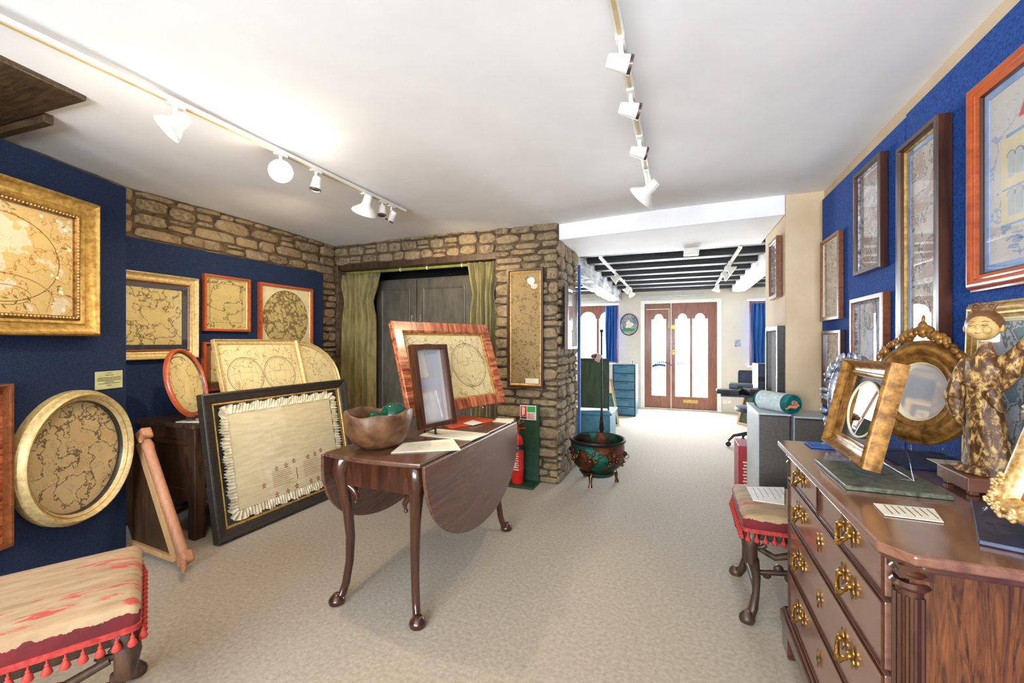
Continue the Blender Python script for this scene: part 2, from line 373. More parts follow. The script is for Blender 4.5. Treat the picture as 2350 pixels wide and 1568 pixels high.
def rect(w, h): return [(-w/2, 0), (w/2, 0), (w/2, h), (-w/2, h)]
def oval(w, h, n=64): return [(w/2*math.cos(2*math.pi*i/n), h/2+h/2*math.sin(2*math.pi*i/n)) for i in range(n)]
def inset(poly, t):
    n = len(poly); out = []
    for i in range(n):
        a, b, c = Vector(poly[i-1]), Vector(poly[i]), Vector(poly[(i+1) % n]); e1 = (b-a).normalized(); e2 = (c-b).normalized()
        n1 = Vector((-e1.y, e1.x)); n2 = Vector((-e2.y, e2.x)); mm = (n1+n2).normalized(); out.append(tuple(b+mm/max(.3, mm.dot(n1))*t))
    return out
PROF = {  # (fraction of frame width inward, fraction of depth)
 'flat': [(0,0),(0,.85),(.08,1),(.85,1),(1,.8),(1,0)],
 'scoop': [(0,0),(0,.8),(.05,.95),(.14,1),(.2,.93),(.3,.7),(.5,.52),(.68,.5),(.74,.58),(.82,.55),(.88,.42),(1,.36),(1,0)],
 'ridge': [(0,0),(0,.5),(.1,.56),(.16,.75),(.3,.95),(.4,1),(.5,.96),(.6,.78),(.7,.7),(.78,.76),(.86,.66),(1,.55),(1,0)],
 'round': [(0,0),(0,.4),(.1,.7),(.3,.95),(.5,1),(.7,.9),(.85,.7),(1,.5),(1,0)],
}
def picture(name, label, mat, w, h, fw, dep, fmat, art, prof='flat', shape='rect', slip=None, slipw=.012, mount=None, mw=.0, glass=True, group=None, art_extra=None, poly=None, cat='picture', side=None):
    root = thing(name, label, cat, group=group); root.matrix_world = mat
    pl = poly or (rect(w, h) if shape == 'rect' else oval(w, h)); sm = shape != 'rect'
    b = MB(); b.loop_sweep(pl, [(t*fw, z*dep) for t, z in PROF[prof]])
    if isinstance(fmat, tuple): b.m = [i % 2 for i in range(len(b.m))]      # grain of each rail runs its own way
    b.build('frame', list(fmat) if isinstance(fmat, tuple) else fmat, root, smooth=(prof in ('round', 'ridge', 'scoop')))
    cur = fw*.96
    if slip:
        b = MB(); b.loop_sweep(pl, [(cur, .004), (cur, dep*.5), (cur+slipw*.4, dep*.55), (cur+slipw, dep*.4), (cur+slipw, .004)]); b.build('slip', slip, root, smooth=sm); cur += slipw*.96
    if mount:
        b = MB(); b.loop_sweep(pl, [(cur, .003), (cur, dep*.3), (cur+mw, dep*.3), (cur+mw, .003)]); b.build('mount', mount, root); cur += mw*.98
    a = MB(); a.prism(inset(pl, cur), .002, dep*.22)
    mats = [art]
    if art_extra: mats = [art]+art_extra(a, w, h, cur, dep*.22)
    a.build('artwork', mats, root)
    if glass:
        g = MB(); g.prism(inset(pl, fw*.97), dep*.36, dep*.36+.0015); g.build('glass', 'picture_glass', root)
    return root
def ring(b, cx, cy, rx, ry, z, t=.0015, n=48, a0=0, a1=2*math.pi):
    pts = []
    for i in range(n+1):
        th = a0+(a1-a0)*i/n; pts.append((cx+rx*math.cos(th), cy+ry*math.sin(th)))
    for i in range(n):
        (x0, y0), (x1, y1) = pts[i], pts[i+1]; d = Vector((x1-x0, y1-y0)).normalized(); q = Vector((-d.y, d.x))*t
        b.add([(x0-q.x, y0-q.y, z+.0006), (x1-q.x, y1-q.y, z+.0006), (x1+q.x, y1+q.y, z+.0006), (x0+q.x, y0+q.y, z+.0006)], [(0,1,2,3)])
def hemis(b, w, h, cur, z):
    b.mat(1); iw = w-2*cur; ih = h-2*cur; r = min(iw/4.3, ih/2.4)
    for s in (-1, 1):
        cx = s*r*1.03; cy = h/2; ring(b, cx, cy, r, r, z, .0018); ring(b, cx, cy, r*.93, r*.93, z, .0008)
        for k in (.33, .66): ring(b, cx, cy, r*k, r*.93, z, .0005)
        for k in (-.5, 0, .5): ring(b, cx, cy-r*k*1.6, r*.9*math.cos(k), r*.18, z, .0005, a0=math.pi if k > 0 else 0, a1=2*math.pi if k > 0 else math.pi)
    for s in (-1, 1):
        for t in (-1, 1): ring(b, s*iw*.44, h/2+t*ih*.4, .018, .018, z, .0008, 16)
    return ['ink']
# ---------------------------------------------------------------- the room shell
CEIL = 2.355; LX, RX = -3.6, .95; BY = 3.76
b = MB(); b.bb((-4.2, -2.6, -.1), (3.2, 9.2, 0)); struct(b.build('floor', 'carpet'))
def ceil_mesh():
    b = MB(); nx, ny = 40, 60; x0, x1, y0, y1 = -3.9, 1.1, -2.5, 3.9; vs = []
    for i in range(nx+1):
        for j in range(ny+1):
            x = x0+(x1-x0)*i/nx; y = y0+(y1-y0)*j/ny
            z = CEIL+.012*math.sin(x*2.1+.5)*math.cos(y*1.3)+.006*math.sin(3.1*x+y*2.3)
            if y > 3.1: z -= .012*(y-3.1)
            vs.append((x, y, z))
    k = ny+1; b.add(vs, [(i*k+j, (i+1)*k+j, (i+1)*k+j+1, i*k+j+1) for i in range(nx) for j in range(ny)])
    b.bb((x0, y0, CEIL+.04), (x1, y1, CEIL+.14)); return b
struct(ceil_mesh().build('ceiling', 'plaster', smooth=True))
def stones(b, o, u, L, H, nrm, seed, hmin=.055, hmax=.11, wmin=.09, wmax=.24, dep=.028, quoin=None, gap=.012):
    rnd = random.Random(seed); o = Vector(o); u = Vector(u).normalized(); nrm = Vector(nrm).normalized(); z = 0
    while z < H-.02:
        h = min(rnd.uniform(hmin, hmax), H-z)
        if H-z-h < .03: h = H-z
        x = 0; first = True
        while x < L-.01:
            w = rnd.uniform(wmin, wmax)*(.7+h/hmax*.5)
            if L-x-w < wmin*.6: w = L-x
            sp = h > .075 and w < .2 and rnd.random() < .3
            q_ = rnd.uniform(.38, .62)
            for (za, hz) in (((0, h*q_), (h*q_, h*(1-q_))) if sp else ((0, h),)):
                hh = hz-gap*rnd.uniform(.3, 1.3); ww = w-gap*rnd.uniform(.2, 1.4)
                if hh < .012 or ww < .02: continue
                cx, cz = x+w/2, z+za+hz/2+rnd.uniform(-.006, .006); n = 14; outline = []; e = rnd.uniform(.4, .72)
                for i in range(n):
                    th = 2*math.pi*(i+.5)/n; c, s_ = math.cos(th), math.sin(th)
                    px = math.copysign(abs(c)**e, c)*ww/2*rnd.uniform(.86, 1.06); pz = math.copysign(abs(s_)**e, s_)*hh/2*rnd.uniform(.84, 1.08)
                    outline.append((px, pz))
                d = dep*rnd.uniform(.55, 1.25); tx, tz = rnd.uniform(-.2, .2), rnd.uniform(-.25, .25); vs = []
                for sc, dd in ((1, -.01), (1, d*.45), (.93, d*.85), (.78, d), (.4, d*1.05)):
                    for px, pz in outline:
                        jit = rnd.uniform(-.0035, .0035) if dd > 0 else 0
                        vs.append(o+u*(cx+px*sc)+Vector((0,0,1))*(cz+pz*sc)+nrm*(dd+jit+(tx*px+tz*pz)*(dd > 0)*.35))
                vs.append(o+u*cx+Vector((0,0,1))*cz+nrm*d*1.05)
                fs = [(k*n+i, k*n+(i+1) % n, (k+1)*n+(i+1) % n, (k+1)*n+i) for k in range(4) for i in range(n)]
                fs += [(4*n+i, 4*n+(i+1) % n, 5*n) for i in range(n)]
                b.add(vs, fs)
            x += w
        z += h
def wall_stone(name, body, runs):
    b = MB(); b.mat(0)
    for a, c in body: b.bb(a, c)
    b.mat(1)
    for r in runs: stones(b, *r[0], **r[1])
    return struct(b.build(name, ['mortar', 'stone'], smooth=True))
# left wall: straight beside the alcove, then turning in towards the camera
fd = Vector((-SY, CY, 0)); rd = Vector((CY, SY, 0))
TURN = Vector((LX, 1.80, 0)); ENDL = TURN - fd*4.2
wall_stone('wall_left', [((LX-.3, 1.8, 0), (LX, BY+.7, CEIL+.03))], [(((LX, 1.85, 1.85), (0,1,0), BY-1.85, CEIL-1.85, (1,0,0), 3), dict(dep=.03, wmin=.13, wmax=.34, hmin=.06, hmax=.12)), (((LX, 1.85, .2), (0,1,0), BY-1.85, 1.65, (1,0,0), 4), dict(dep=.03, wmin=.16, wmax=.36))])
b = MB(); b.mat(0); b.bar(TURN-rd*.15+Vector((0,0,CEIL/2)), ENDL-rd*.15+Vector((0,0,CEIL/2)), .3, CEIL+.03); b.mat(1)
stones(b, ENDL+Vector((0,0,.02)), fd, 4.25, CEIL-.02, rd, 9, dep=.03, wmin=.12, wmax=.32, hmin=.06, hmax=.13)
struct(b.build('wall_left_return', ['mortar', 'stone'], smooth=True))
# back wall: stone over a deep cupboard niche, then a stone pier with quoins
PX0, PX1, JY = -1.63, -1.0, 4.44
wall_stone('wall_back', [((LX, BY, 2.13), (PX0, BY+.68, CEIL+.03)), ((LX-.2, BY, 0), (LX+.05, BY+.66, 2.2))],
  [(((LX, BY, 2.125), (1,0,0), PX0-LX, .24, (0,-1,0), 12), dict(dep=.03, hmin=.07, hmax=.12, wmin=.12, wmax=.24))])
wall_stone('wall_pier', [((PX0, BY-.02, 0), (PX1-.02, JY, CEIL+.03))],
  [(((PX0, BY-.02, 0), (1,0,0), PX1-PX0-.01, CEIL, (0,-1,0), 21), dict(dep=.03, hmin=.05, hmax=.13, wmin=.14, wmax=.3)),
   (((PX1-.02, BY-.03, 0), (0,1,0), JY-BY+.03, CEIL-.15, (1,0,0), 22), dict(dep=.03, hmin=.05, hmax=.13, wmin=.12, wmax=.3))])
b = MB(); b.bb((LX+.05, BY-.01, 2.07), (PX0, BY+.22, 2.13)); struct(b.build('trim_1', 'dark_oak'))
b = MB(); b.bb((LX+.05, BY+.60, 0), (PX0, BY+.66, 2.13)); struct(b.build('wall_niche', 'void'))  # niche back coloured near black, the recess's shade put into the colour
# white beam over the opening with its deep soffit, cream pier to the right
b = MB(); b.add([(PX1-.05, BY+.02, 2.2), (.714, 3.62, 2.2), (.714, 4.62, 2.2), (PX1-.05, 4.62, 2.2), (PX1-.05, BY+.02, CEIL+.03), (.714, 3.62, CEIL+.03), (.714, 4.62, CEIL+.03), (PX1-.05, 4.62, CEIL+.03)],
  [(0,3,2,1), (4,5,6,7), (0,1,5,4), (1,2,6,5), (2,3,7,6), (3,0,4,7)])
struct(b.build('wall_opening_head', 'plaster', bevel=.01))
b = MB(); b.bb((.715, 3.625, 0), (3.2, 4.42, CEIL+.04)); struct(b.build('wall_opening_right', 'cream_plaster', bevel=.012))
b = MB(); b.bb((RX, -2.5, 0), (RX+.2, 3.64, CEIL+.05)); struct(b.build('wall_right', 'cream_plaster'))
# wall behind the camera with its arched window
def slab_with_hole(x0, x1, y0, y1, z1, holes):
    b = MB(); xs = sorted({x0, x1, *[h for q in holes for h in q[:2]]})
    for a, c in zip(xs, xs[1:]):
        hs = [q for q in holes if q[0] <= a+1e-6 and q[1] >= c-1e-6]
        if not hs: b.bb((a, y0, 0), (c, y1, z1)); continue
        _, _, za, zb = hs[0]
        if za > 0: b.bb((a, y0, 0), (c, y1, za))
        b.bb((a, y0, zb), (c, y1, z1))
    return b
struct(slab_with_hole(-4.2, 1.15, -2.4, -2.15, CEIL+.05, [(-2.1, .7, .8, 2.05)]).build('wall_rear', 'plaster'))
FW = 8.62
struct(slab_with_hole(-3.4, 2.9, FW, FW+.2, 2.45, [(-2.75, -1.12, .85, 2.0), (-.66, .66, 0, 2.03), (1.15, 2.3, .85, 2.0)]).build('wall_front', 'front_plaster'))
b = MB(); b.bb((-3.55, 4.44, 0), (-3.35, FW+.2, 2.45)); struct(b.build('wall_front_room_left', 'front_plaster'))
b = MB(); b.bb((2.7, 4.42, 0), (2.9, FW+.2, 2.45)); struct(b.build('wall_front_room_right', 'front_plaster'))
b = MB(); b.bb((-3.35, 4.44, 0), (PX0+.02, 4.56, 2.45)); struct(b.build('wall_front_room_back', 'front_plaster'))
b = MB(); b.bb((-3.55, 4.4, 2.36), (2.9, FW+.2, 2.46)); struct(b.build('ceiling_front', 'white_gloss'))
b = MB()
for i in range(8): y = 4.72+i*.535; b.bb((-3.3, y, 2.235), (2.65, y+.15, 2.362))
struct(b.build('trim_2', 'black_joist', bevel=.01))
def rough_beam(x0, x1, y0, y1, z0, z1, seed, amp):
    rnd = random.Random(seed); b = MB(); n = 26; vs = []
    for i in range(n+1):
        y = y0+(y1-y0)*i/n
        for cx, cz in ((0,0),(.5,-.06),(1,0),(1,1),(0,1)):
            vs.append((x0+(x1-x0)*cx+rnd.uniform(-amp, amp), y, z0+(z1-z0)*cz+(rnd.uniform(-amp, amp) if cz < 1 else 0)))
    fs = [(i*5+j, i*5+(j+1) % 5, (i+1)*5+(j+1) % 5, (i+1)*5+j) for i in range(n) for j in range(5)]+[(4,3,2,1,0), tuple(n*5+j for j in range(5))]
    return b.add(vs, fs)
struct(rough_beam(-1.30, -1.06, 4.45, 8.6, 2.07, 2.36, 3, .012).build('trim_3', 'whitewash'))
struct(rough_beam(.86, 1.08, 4.43, 8.6, 2.17, 2.36, 4, .002).build('trim_4', 'white_gloss'))
# dark oak beam end let into the ceiling, upper left
C0 = Vector((-2.467, 1.095, 0)); e1 = Vector((-.135*1.0-.13, -1, 0)); 
c_a = on_z(200, 233, CEIL-.014); c_b = on_z(0, 140, CEIL-.014); c_c = on_z(0, 288, CEIL-.014)
ea = (c_b-c_a).normalized(); ec = (c_c-c_a).normalized()
b = MB(); P = [c_a, c_a+ec*1.1, c_a+ec*1.1+ea*1.2, c_a+ea*1.2]
b.add([(p.x, p.y, CEIL-.014) for p in P]+[(p.x, p.y, CEIL+.03) for p in P], [(0,1,2,3), (7,6,5,4), (0,4,5,1), (1,5,6,2), (2,6,7,3), (3,7,4,0)])
q0 = c_a+ec*.34-ea*.03; b.bar(Vector((q0.x, q0.y, CEIL-.018)), Vector((q0.x, q0.y, CEIL-.018))+ec*.75, .04, .05)
struct(b.build('trim_5', 'beam_oak', bevel=.006))
# ---------------------------------------------------------------- windows and doors
def arch_head(b, x0, x1, y0, y1, zs, ztop, shoulder=.12, n=20, rise=None):
    """board above an opening x0..x1 whose underside is an arch springing at zs"""
    w = x1-x0; sh = w*shoulder; R = (w-2*sh)/2; rise = rise or R; cx = (x0+x1)/2; xs = [x0, x0+sh-1e-4]+[cx-R*math.cos(math.pi*i/n) for i in range(n+1)]+[x1-sh+1e-4, x1]
    zf = lambda x: zs if abs(x-cx) > R else zs+rise*math.sqrt(max(0, 1-((x-cx)/R)**2))
    for a, c in zip(xs, xs[1:]):
        if c-a < 1e-7: continue
        za, zc = zf(a+1e-6), zf(c-1e-6)
        b.add([(a, y0, za), (c, y0, zc), (c, y0, ztop), (a, y0, ztop), (a, y1, za), (c, y1, zc), (c, y1, ztop), (a, y1, ztop)], [(0,1,2,3), (7,6,5,4), (0,4,5,1), (3,2,6,7)])
def window(name, x0, x1, y, z0, z1, lights):
    b = MB(); t = .05; w = (x1-x0-t)/lights
    b.bb((x0, y, z0), (x1, y+.06, z0+.06))
    for i in range(lights+1): xx = x0+i*w; b.bb((xx, y, z0+.06), (xx+t, y+.06, z1-.26))
    for i in range(lights): arch_head(b, x0+i*w+t, x0+(i+1)*w, y, y+.06, z1-.26, z1-.001, .06, rise=.14)
    for i in range(lights+1): xx = x0+i*w; b.bb((xx, y, z1-.26), (xx+t, y+.06, z1))
    o = struct(b.build(name, 'door_wood'))
    g = MB(); g.bb((x0+.02, y+.025, z0+.03), (x1-.02, y+.029, z1-.1)); g.build('window_glass', 'window_glass', o)
    return o
window('window_1', -2.75, -1.12, FW+.08, .85, 2.0, 4)
window('window_2', 1.15, 2.3, FW+.08, .85, 2.0, 3)
window('window_3', -2.1, .7, -2.28, .8, 2.05, 5)
b = MB(); b.bb((-2.8, FW-.05, 2.0), (-1.1, FW, 2.04)); b.bb((1.1, FW-.05, 2.0), (2.4, FW, 2.04)); b.bb((-2.8, FW-.05, .82), (-1.1, FW+.06, .85)); b.bb((1.1, FW-.05, .82), (2.4, FW+.06, .85)); struct(b.build('trim_6', 'white_gloss'))
b = MB(); b.bb((-.70, FW-.03, 0), (-.635, FW-.001, 2.0)); b.bb((.635, FW-.03, 0), (.70, FW-.001, 2.0)); b.bb((-.70, FW-.03, 2.0), (.70, FW-.001, 2.06)); b.bb((-.66, FW-.001, 2.001), (.66, FW+.08, 2.03)); b.bb((-.66, FW-.001, 0), (-.631, FW+.08, 2.0)); b.bb((.631, FW-.001, 0), (.66, FW+.08, 2.0)); struct(b.build('trim_7', 'white_gloss'))
def door(name, x0, x1, lights):
    y0, y1 = FW+.02, FW+.07; b = MB(); zb, zt = .25, 1.70
    b.bb((x0, y0, .01), (x1, y1, zb)); b.bb((x0, y0, 1.86), (x1, y1, 2.0))
    xs = [x0]+[q for l in lights for q in l]+[x1]
    for i in range(0, len(xs), 2): b.bb((xs[i], y0, zb), (xs[i+1], y1, 1.86))
    for l in lights: arch_head(b, l[0], l[1], y0, y1, zt, 1.861, .18, rise=.1)
    o = struct(b.build(name, 'door_wood'))
    g = MB(); g.bb((x0+.05, y0+.02, .2), (x1-.05, y0+.024, 1.87)); g.build('door_glass', 'window_glass', o)
    return o
d1 = door('door_1', -.63, -.155, [(-.50, -.245)]); d2 = door('door_2', -.15, .63, [(-.08, .172), (.215, .478)])
b = MB(); b.bb((.06, FW+.0, .135), (.31, FW+.02, .20)); b.build('letter_plate', 'gold', d2)
b = MB(); b.bb((-.13, FW, 1.03), (-.095, FW+.02, 1.12)); b.tube([(-.11, FW, 1.09), (-.11, FW-.05, 1.09), (-.06, FW-.05, 1.09)], .008); b.build('handle', 'brass', d2)
b = MB(); b.box((-.12, FW, 1.55), (.08, .04, .07)); b.build('lock', 'brass', d2)
b = MB(); b.bb((-.18, FW, 1.255), (-.08, FW+.02, 1.27)); b.build('bolt', 'gold', d2)
b = MB(); b.bb((-.60, FW-.02, 1.885), (-.18, FW+.0, 1.90)); b.bb((-.195, FW-.02, 1.53), (-.18, FW, 1.90)); b.build('closer_rail', 'mount_cream', d1)
b = MB()
for i in range(14):
    th = math.radians(160-i*8); c = (-.30+.26*math.cos(th), .62+.32*math.sin(th)); 
    if i > 2: b.box((max(-.49, c[0]), FW+.015, c[1]-.05), (.022, .002, .028))
b.build('lettering', 'teal_dark', d1)
b = MB()
for i in range(7):
    x = -.47+i*.034; b.box((x, FW+.015, .80+.035*math.sin(math.pi*(i+1)/9)), (.038, .002, .04))
b.build('lettering_band', 'blue_curtain', d1)
b = MB()
for x in (-.03, .01, .06): b.box((x, FW+.015, .87), (.022, .002, .04))
b.build('lettering', 'light_box', d2)
def curtain(name, label, x0, x1, y, z0, z1, mat, folds, amp, cat='curtain', top_spread=None, group=None, seed=1, bulge=0):
    rnd = random.Random(seed); b = MB(); nx, nz = folds*12, 26; vs = []; ph = [rnd.uniform(-.6, .6) for _ in range(folds+2)]
    for k in range(nz+1):
        t = k/nz; z = z0+(z1-z0)*t
        for i in range(nx+1):
            s_ = i/nx; c = (x0+x1)/2; w = (x1-x0)
            if top_spread: w = w*(1+(top_spread-1)*max(0, (t-.85)/.15)**1.5)*(1-.14*math.exp(-((t-.84)/.05)**2))
            x = c+(s_-.5)*w + .006*math.sin(7*t+s_*9)
            a = amp*(.65+.35*(1-t)); ff = math.sin(2*math.pi*folds*s_+ph[int(s_*folds)]*.3+ .5*math.sin(3*t+s_*4))
            yy = y-a*ff*(1+.3*math.sin(s_*17))
            if t > .92: yy -= .01*math.sin(2*math.pi*folds*2*s_)
            vs.append((x, yy, z))
    k = nx+1; b.add(vs, [(j*k+i, j*k+i+1, (j+1)*k+i+1, (j+1)*k+i) for j in range(nz) for i in range(nx)])
    o = b.build(name, mat, smooth=True); sd = o.modifiers.new('cloth', 'SOLIDIFY'); sd.thickness = .004
    return tag(o, label, cat, group)
curtain('window_curtain', 'bright blue curtain drawn at the right edge of the left front window', -1.36, -1.14, FW-.08, .88, 1.98, 'blue_curtain', 4, .03)
curtain('window_curtain', 'bright blue curtain drawn across the front window to the right of the street door', 1.17, 1.62, FW-.08, .88, 1.95, 'blue_curtain', 7, .03, seed=4)
b = MB(); b.bb((-.70, FW-.02, 2.12), (.42, FW, 2.15)); tag(b.build('wall_conduit', 'light_box'), 'slim grey strip fixed to the wall above the street door', 'strip')
b = MB(); b.bb((-2.2, FW-.02, 2.11), (-1.35, FW, 2.135)); tag(b.build('wall_conduit', 'light_box'), 'slim grey strip fixed to the wall above the left front window', 'strip')
# ---------------------------------------------------------------- display panels
def panel(label, a, bb_, z0, z1, mat, th=.04):
    b = MB(); a = Vector(a); c = Vector(bb_); b.bar((a.x, a.y, (z0+z1)/2), (c.x, c.y, (z0+z1)/2), th, z1-z0)
    return tag(b.build('display_panel', mat, bevel=.004), label, 'display panel')
PA = Vector((-3.06, 1.54, 0)); pn = rd
panel('dark blue felt display panel at the left edge holding the round framed map', PA-rd*.02, PA-rd*.02-fd*1.6, .03, 2.19, 'blue_baize')
PX = -3.48
pa = on_x(742, 628, PX)
panel('dark blue felt display panel fixed to the stone wall behind the oak cabinet', (PX-.03, 1.745, 0), (PX-.03, pa.y, 0), .62, pa.z, 'blue_baize', .06)
z_r = 2.255
panel('bright blue felt wall panel beside the cream pier, holding four pictures', (.928, 3.53, 0), (.928, 2.362, 0), .02, z_r, 'blue_baize_bright', .03)
panel('bright blue felt wall panel behind the chest, holding the tall sampler', (.928, 2.356, 0), (.928, 1.2, 0), .02, z_r+.01, 'blue_baize_bright', .03)
panel('bright blue felt wall panel at the right edge above the near end of the chest', (.928, 1.194, 0), (.928, 0.0, 0), .02, z_r+.01, 'blue_baize_bright', .03)
b = MB(); b.bb((PX1+.005, 4.43, .0), (PX1+.03, 4.47, 2.08)); tag(b.build('display_panel', 'blue_curtain'), 'narrow edge of a bright blue panel at the far corner of the stone pier', 'display panel')
# ---------------------------------------------------------------- pictures on the left panel (faces the camera's right)
def pan_pt(px, py, off=0.0):   # point on the near left panel's face plane (camera-space x = const)
    xc = (PA.x*CY+PA.y*SY)+off; d = xc*F_PX/(px-1175); return Vector((0,0,EYE))+rd*xc+fd*d+Vector((0,0,(784-py)/F_PX*d))
def panel_pic(off, dep, pxl, pxr, pyt, pyb, ref, **kw):
    a, c = pan_pt(pxl, 784, dep), pan_pt(pxr, 784, dep); t, bo = pan_pt(ref, pyt, dep), pan_pt(ref, pyb, dep)
    w = (c-a).length; h = t.z-bo.z; mid = (a+c)/2-rd*dep; mid.z = bo.z
    return picture(mat=face_mat(mid+rd*.002, rd), w=w, h=h, dep=dep, **kw)
def flowers(b, w, h, cur, z):
    rnd = random.Random(5); b.mat(1); iw = w-2*cur; ih = h-2*cur; ring(b, iw*.02, h*.5, iw*.38, ih*.40, z, .0015, 64); ring(b, iw*.02, h*.24, iw*.34, ih*.22, z, .0012, 64, 0, math.pi); ring(b, iw*.05, h*.26, iw*.16, ih*.09, z, .001, 48)
    for cx, cy, m_ in [(.36*w, .62*h, 14), (.33*w, .3*h, 16), (.1*w, .14*h, 22), (.1*w, .85*h, 18), (-.1*w, .12*h, 20), (.36*w, .8*h, 8)]:
        for k in range(m_):
            x = cx+rnd.gauss(0, .045); y = cy+rnd.gauss(0, .045); r = rnd.uniform(.005, .012)
            if abs(x) > w/2-cur-.015 or not cur+.015 < y < h-cur-.015: continue
            b.mat(2 if rnd.random() < .35 else 3)
            if b.cur == 2: b.add([(x+r*math.cos(q*math.pi/3), y+r*math.sin(q*math.pi/3), z+.002) for q in range(6)], [tuple(range(6))])
            else: a = rnd.uniform(0, 3.1); dx, dy = math.cos(a)*r*1.5, math.sin(a)*r*1.5; b.add([(x-dx, y-dy, z+.0015), (x+dy*.3, y-dx*.3, z+.0015), (x+dx, y+dy, z+.0015), (x-dy*.3, y+dx*.3, z+.0015)], [(0,1,2,3)])
    return ['brass', 'petal', 'bamboo']
panel_pic(0, .07, -330, 233, 472, 772, 233, name='framed_map', label='large gilt framed silk map with floral embroidery on the near left blue panel', fw=.085, fmat='gold', art='map_gold_silk', prof='scoop', slip='old_gold', slipw=.02, art_extra=flowers)
panel_pic(0, .05, -150, 32, 880, 1252, 32, name='framed_picture', label='narrow edge of an orange wood grained picture cut off by the left edge', fw=.012, fmat='brown_frame', art='tiger_maple_v', prof='flat', glass=False)
g_ = bpy.data.objects['framed_map']; dims_ = [o for o in g_.children if o.name.startswith('frame')][0].dimensions
b = MB(); pw, ph_ = dims_.x-.185, dims_.y-.185
for a_, c_ in (((-pw/2, .0925), (pw/2, .0925)), ((pw/2, .0925), (pw/2, .0925+ph_)), ((pw/2, .0925+ph_), (-pw/2, .0925+ph_)), ((-pw/2, .0925+ph_), (-pw/2, .0925))):
    L_ = math.hypot(c_[0]-a_[0], c_[1]-a_[1]); n_ = int(L_/.016)
    for i in range(n_): t = (i+.5)/n_; b.ball((a_[0]+(c_[0]-a_[0])*t, a_[1]+(c_[1]-a_[1])*t, .036), .0055, 8)
q_ = b.build('beading', 'pale_gold', g_, smooth=True)
# round map
c = pan_pt(166, 1048, .0); mt = face_mat(Vector((c.x, c.y, c.z-.345))+rd*.002, rd)
picture('framed_map', 'round embroidered map in pale gilt moulding, low on the left blue panel', mt, .60, .69, .056, .075, 'pale_gold', 'map_e', prof='ridge', shape='oval', slip='black_frame', slipw=.008)
a = pan_pt(210, 847, .003); c = pan_pt(287, 888, .003)
b = MB(); w = .165; b.prism([(-w/2, 0), (w/2, 0), (w/2, .10), (-w/2, .10)], 0, .002); b.mat(1)
for i, (l, y) in enumerate([(.03, .088), (.05, .076), (.14, .062), (.145, .054), (.14, .046), (.05, .038), (.13, .030), (.03, .018)]): b.bb((-l/2, y, .002), (l/2, y+.003, .0026))
o = b.build('label_card', ['green_paper', 'ink']); mid = (a+c)/2; mid.z = c.z; o.matrix_world = face_mat(mid, rd); tag(o, 'small green printed card pinned above the round map on the blue panel', 'card')
# ---------------------------------------------------------------- pictures on the alcove panel (face +X)
def xpic(X, dep, pxl, pxr, pyt, pyb, ref, sgn=1, **kw):
    Xf = X+sgn*dep; ya, yb = on_x(pxl, 784, Xf).y, on_x(pxr, 784, Xf).y; t, bo = on_x(ref, pyt, Xf).z, on_x(ref, pyb, Xf).z
    kw.setdefault('group', 'pictures on the right wall' if X > .9 else 'maps on the alcove panel' if X < -3 else 'pictures in the opening')
    return picture(mat=face_mat((X+sgn*.002, (ya+yb)/2, bo), (sgn, 0)), w=abs(ya-yb), h=t-bo, dep=dep, **kw)
xpic(PX, .05, 215, 458, 640, 822, 458, name='framed_map', label='gilt framed coastline map half hidden behind the near blue panel', fw=.06, fmat='pale_gold', art='map_a', prof='scoop', slip='brown_frame', slipw=.012, mount='dark_mount', mw=.035)
def italy(b, w, h, cur, z):
    b.mat(1); iw, ih = w-2*cur-.06, h-2*cur-.08; x0, y0 = -iw/2, cur+.045
    for a, c in (((x0,y0),(x0+iw,y0)), ((x0,y0+ih),(x0+iw,y0+ih)), ((x0,y0),(x0,y0+ih)), ((x0+iw,y0),(x0+iw,y0+ih))): b.bb((min(a[0],c[0])-.001, min(a[1],c[1])-.001, z), (max(a[0],c[0])+.001, max(a[1],c[1])+.001, z+.0008))
    return ['ink']
xpic(PX, .04, 470, 576, 642, 762, 576, name='framed_map', label='small upright peninsula map in a thin brown frame beside the gilt map', fw=.018, fmat='red_frame', art='map_b', slip='pale_gold', slipw=.012, art_extra=italy)
def disc(b, w, h, cur, z):
    b.mat(2); r = min(w, h)/2-cur-.015; b.prism([(r*math.cos(2*math.pi*i/48), h/2+r*1.08*math.sin(2*math.pi*i/48)) for i in range(48)], z, z+.0006)
    b.mat(1); ring(b, 0, h/2, r, r*1.08, z+.001, .0015); ring(b, 0, h/2, r*.86, r*.93, z+.001, .0007); return ['ink', 'map_c']
xpic(PX, .04, 598, 719, 664, 808, 719, name='framed_map', label='circular map in an orange wood frame at the far end of the alcove panel', fw=.022, fmat='red_frame', art='mount_cream', slip='pale_gold', slipw=.008, art_extra=disc)
xpic(PX, .04, 469, 590, 785, 900, 469, name='framed_map', label='brown framed picture with brown mount hanging low behind the standing twin map', fw=.018, fmat='red_frame', art='map_d', mount='mount_brown', mw=.05)
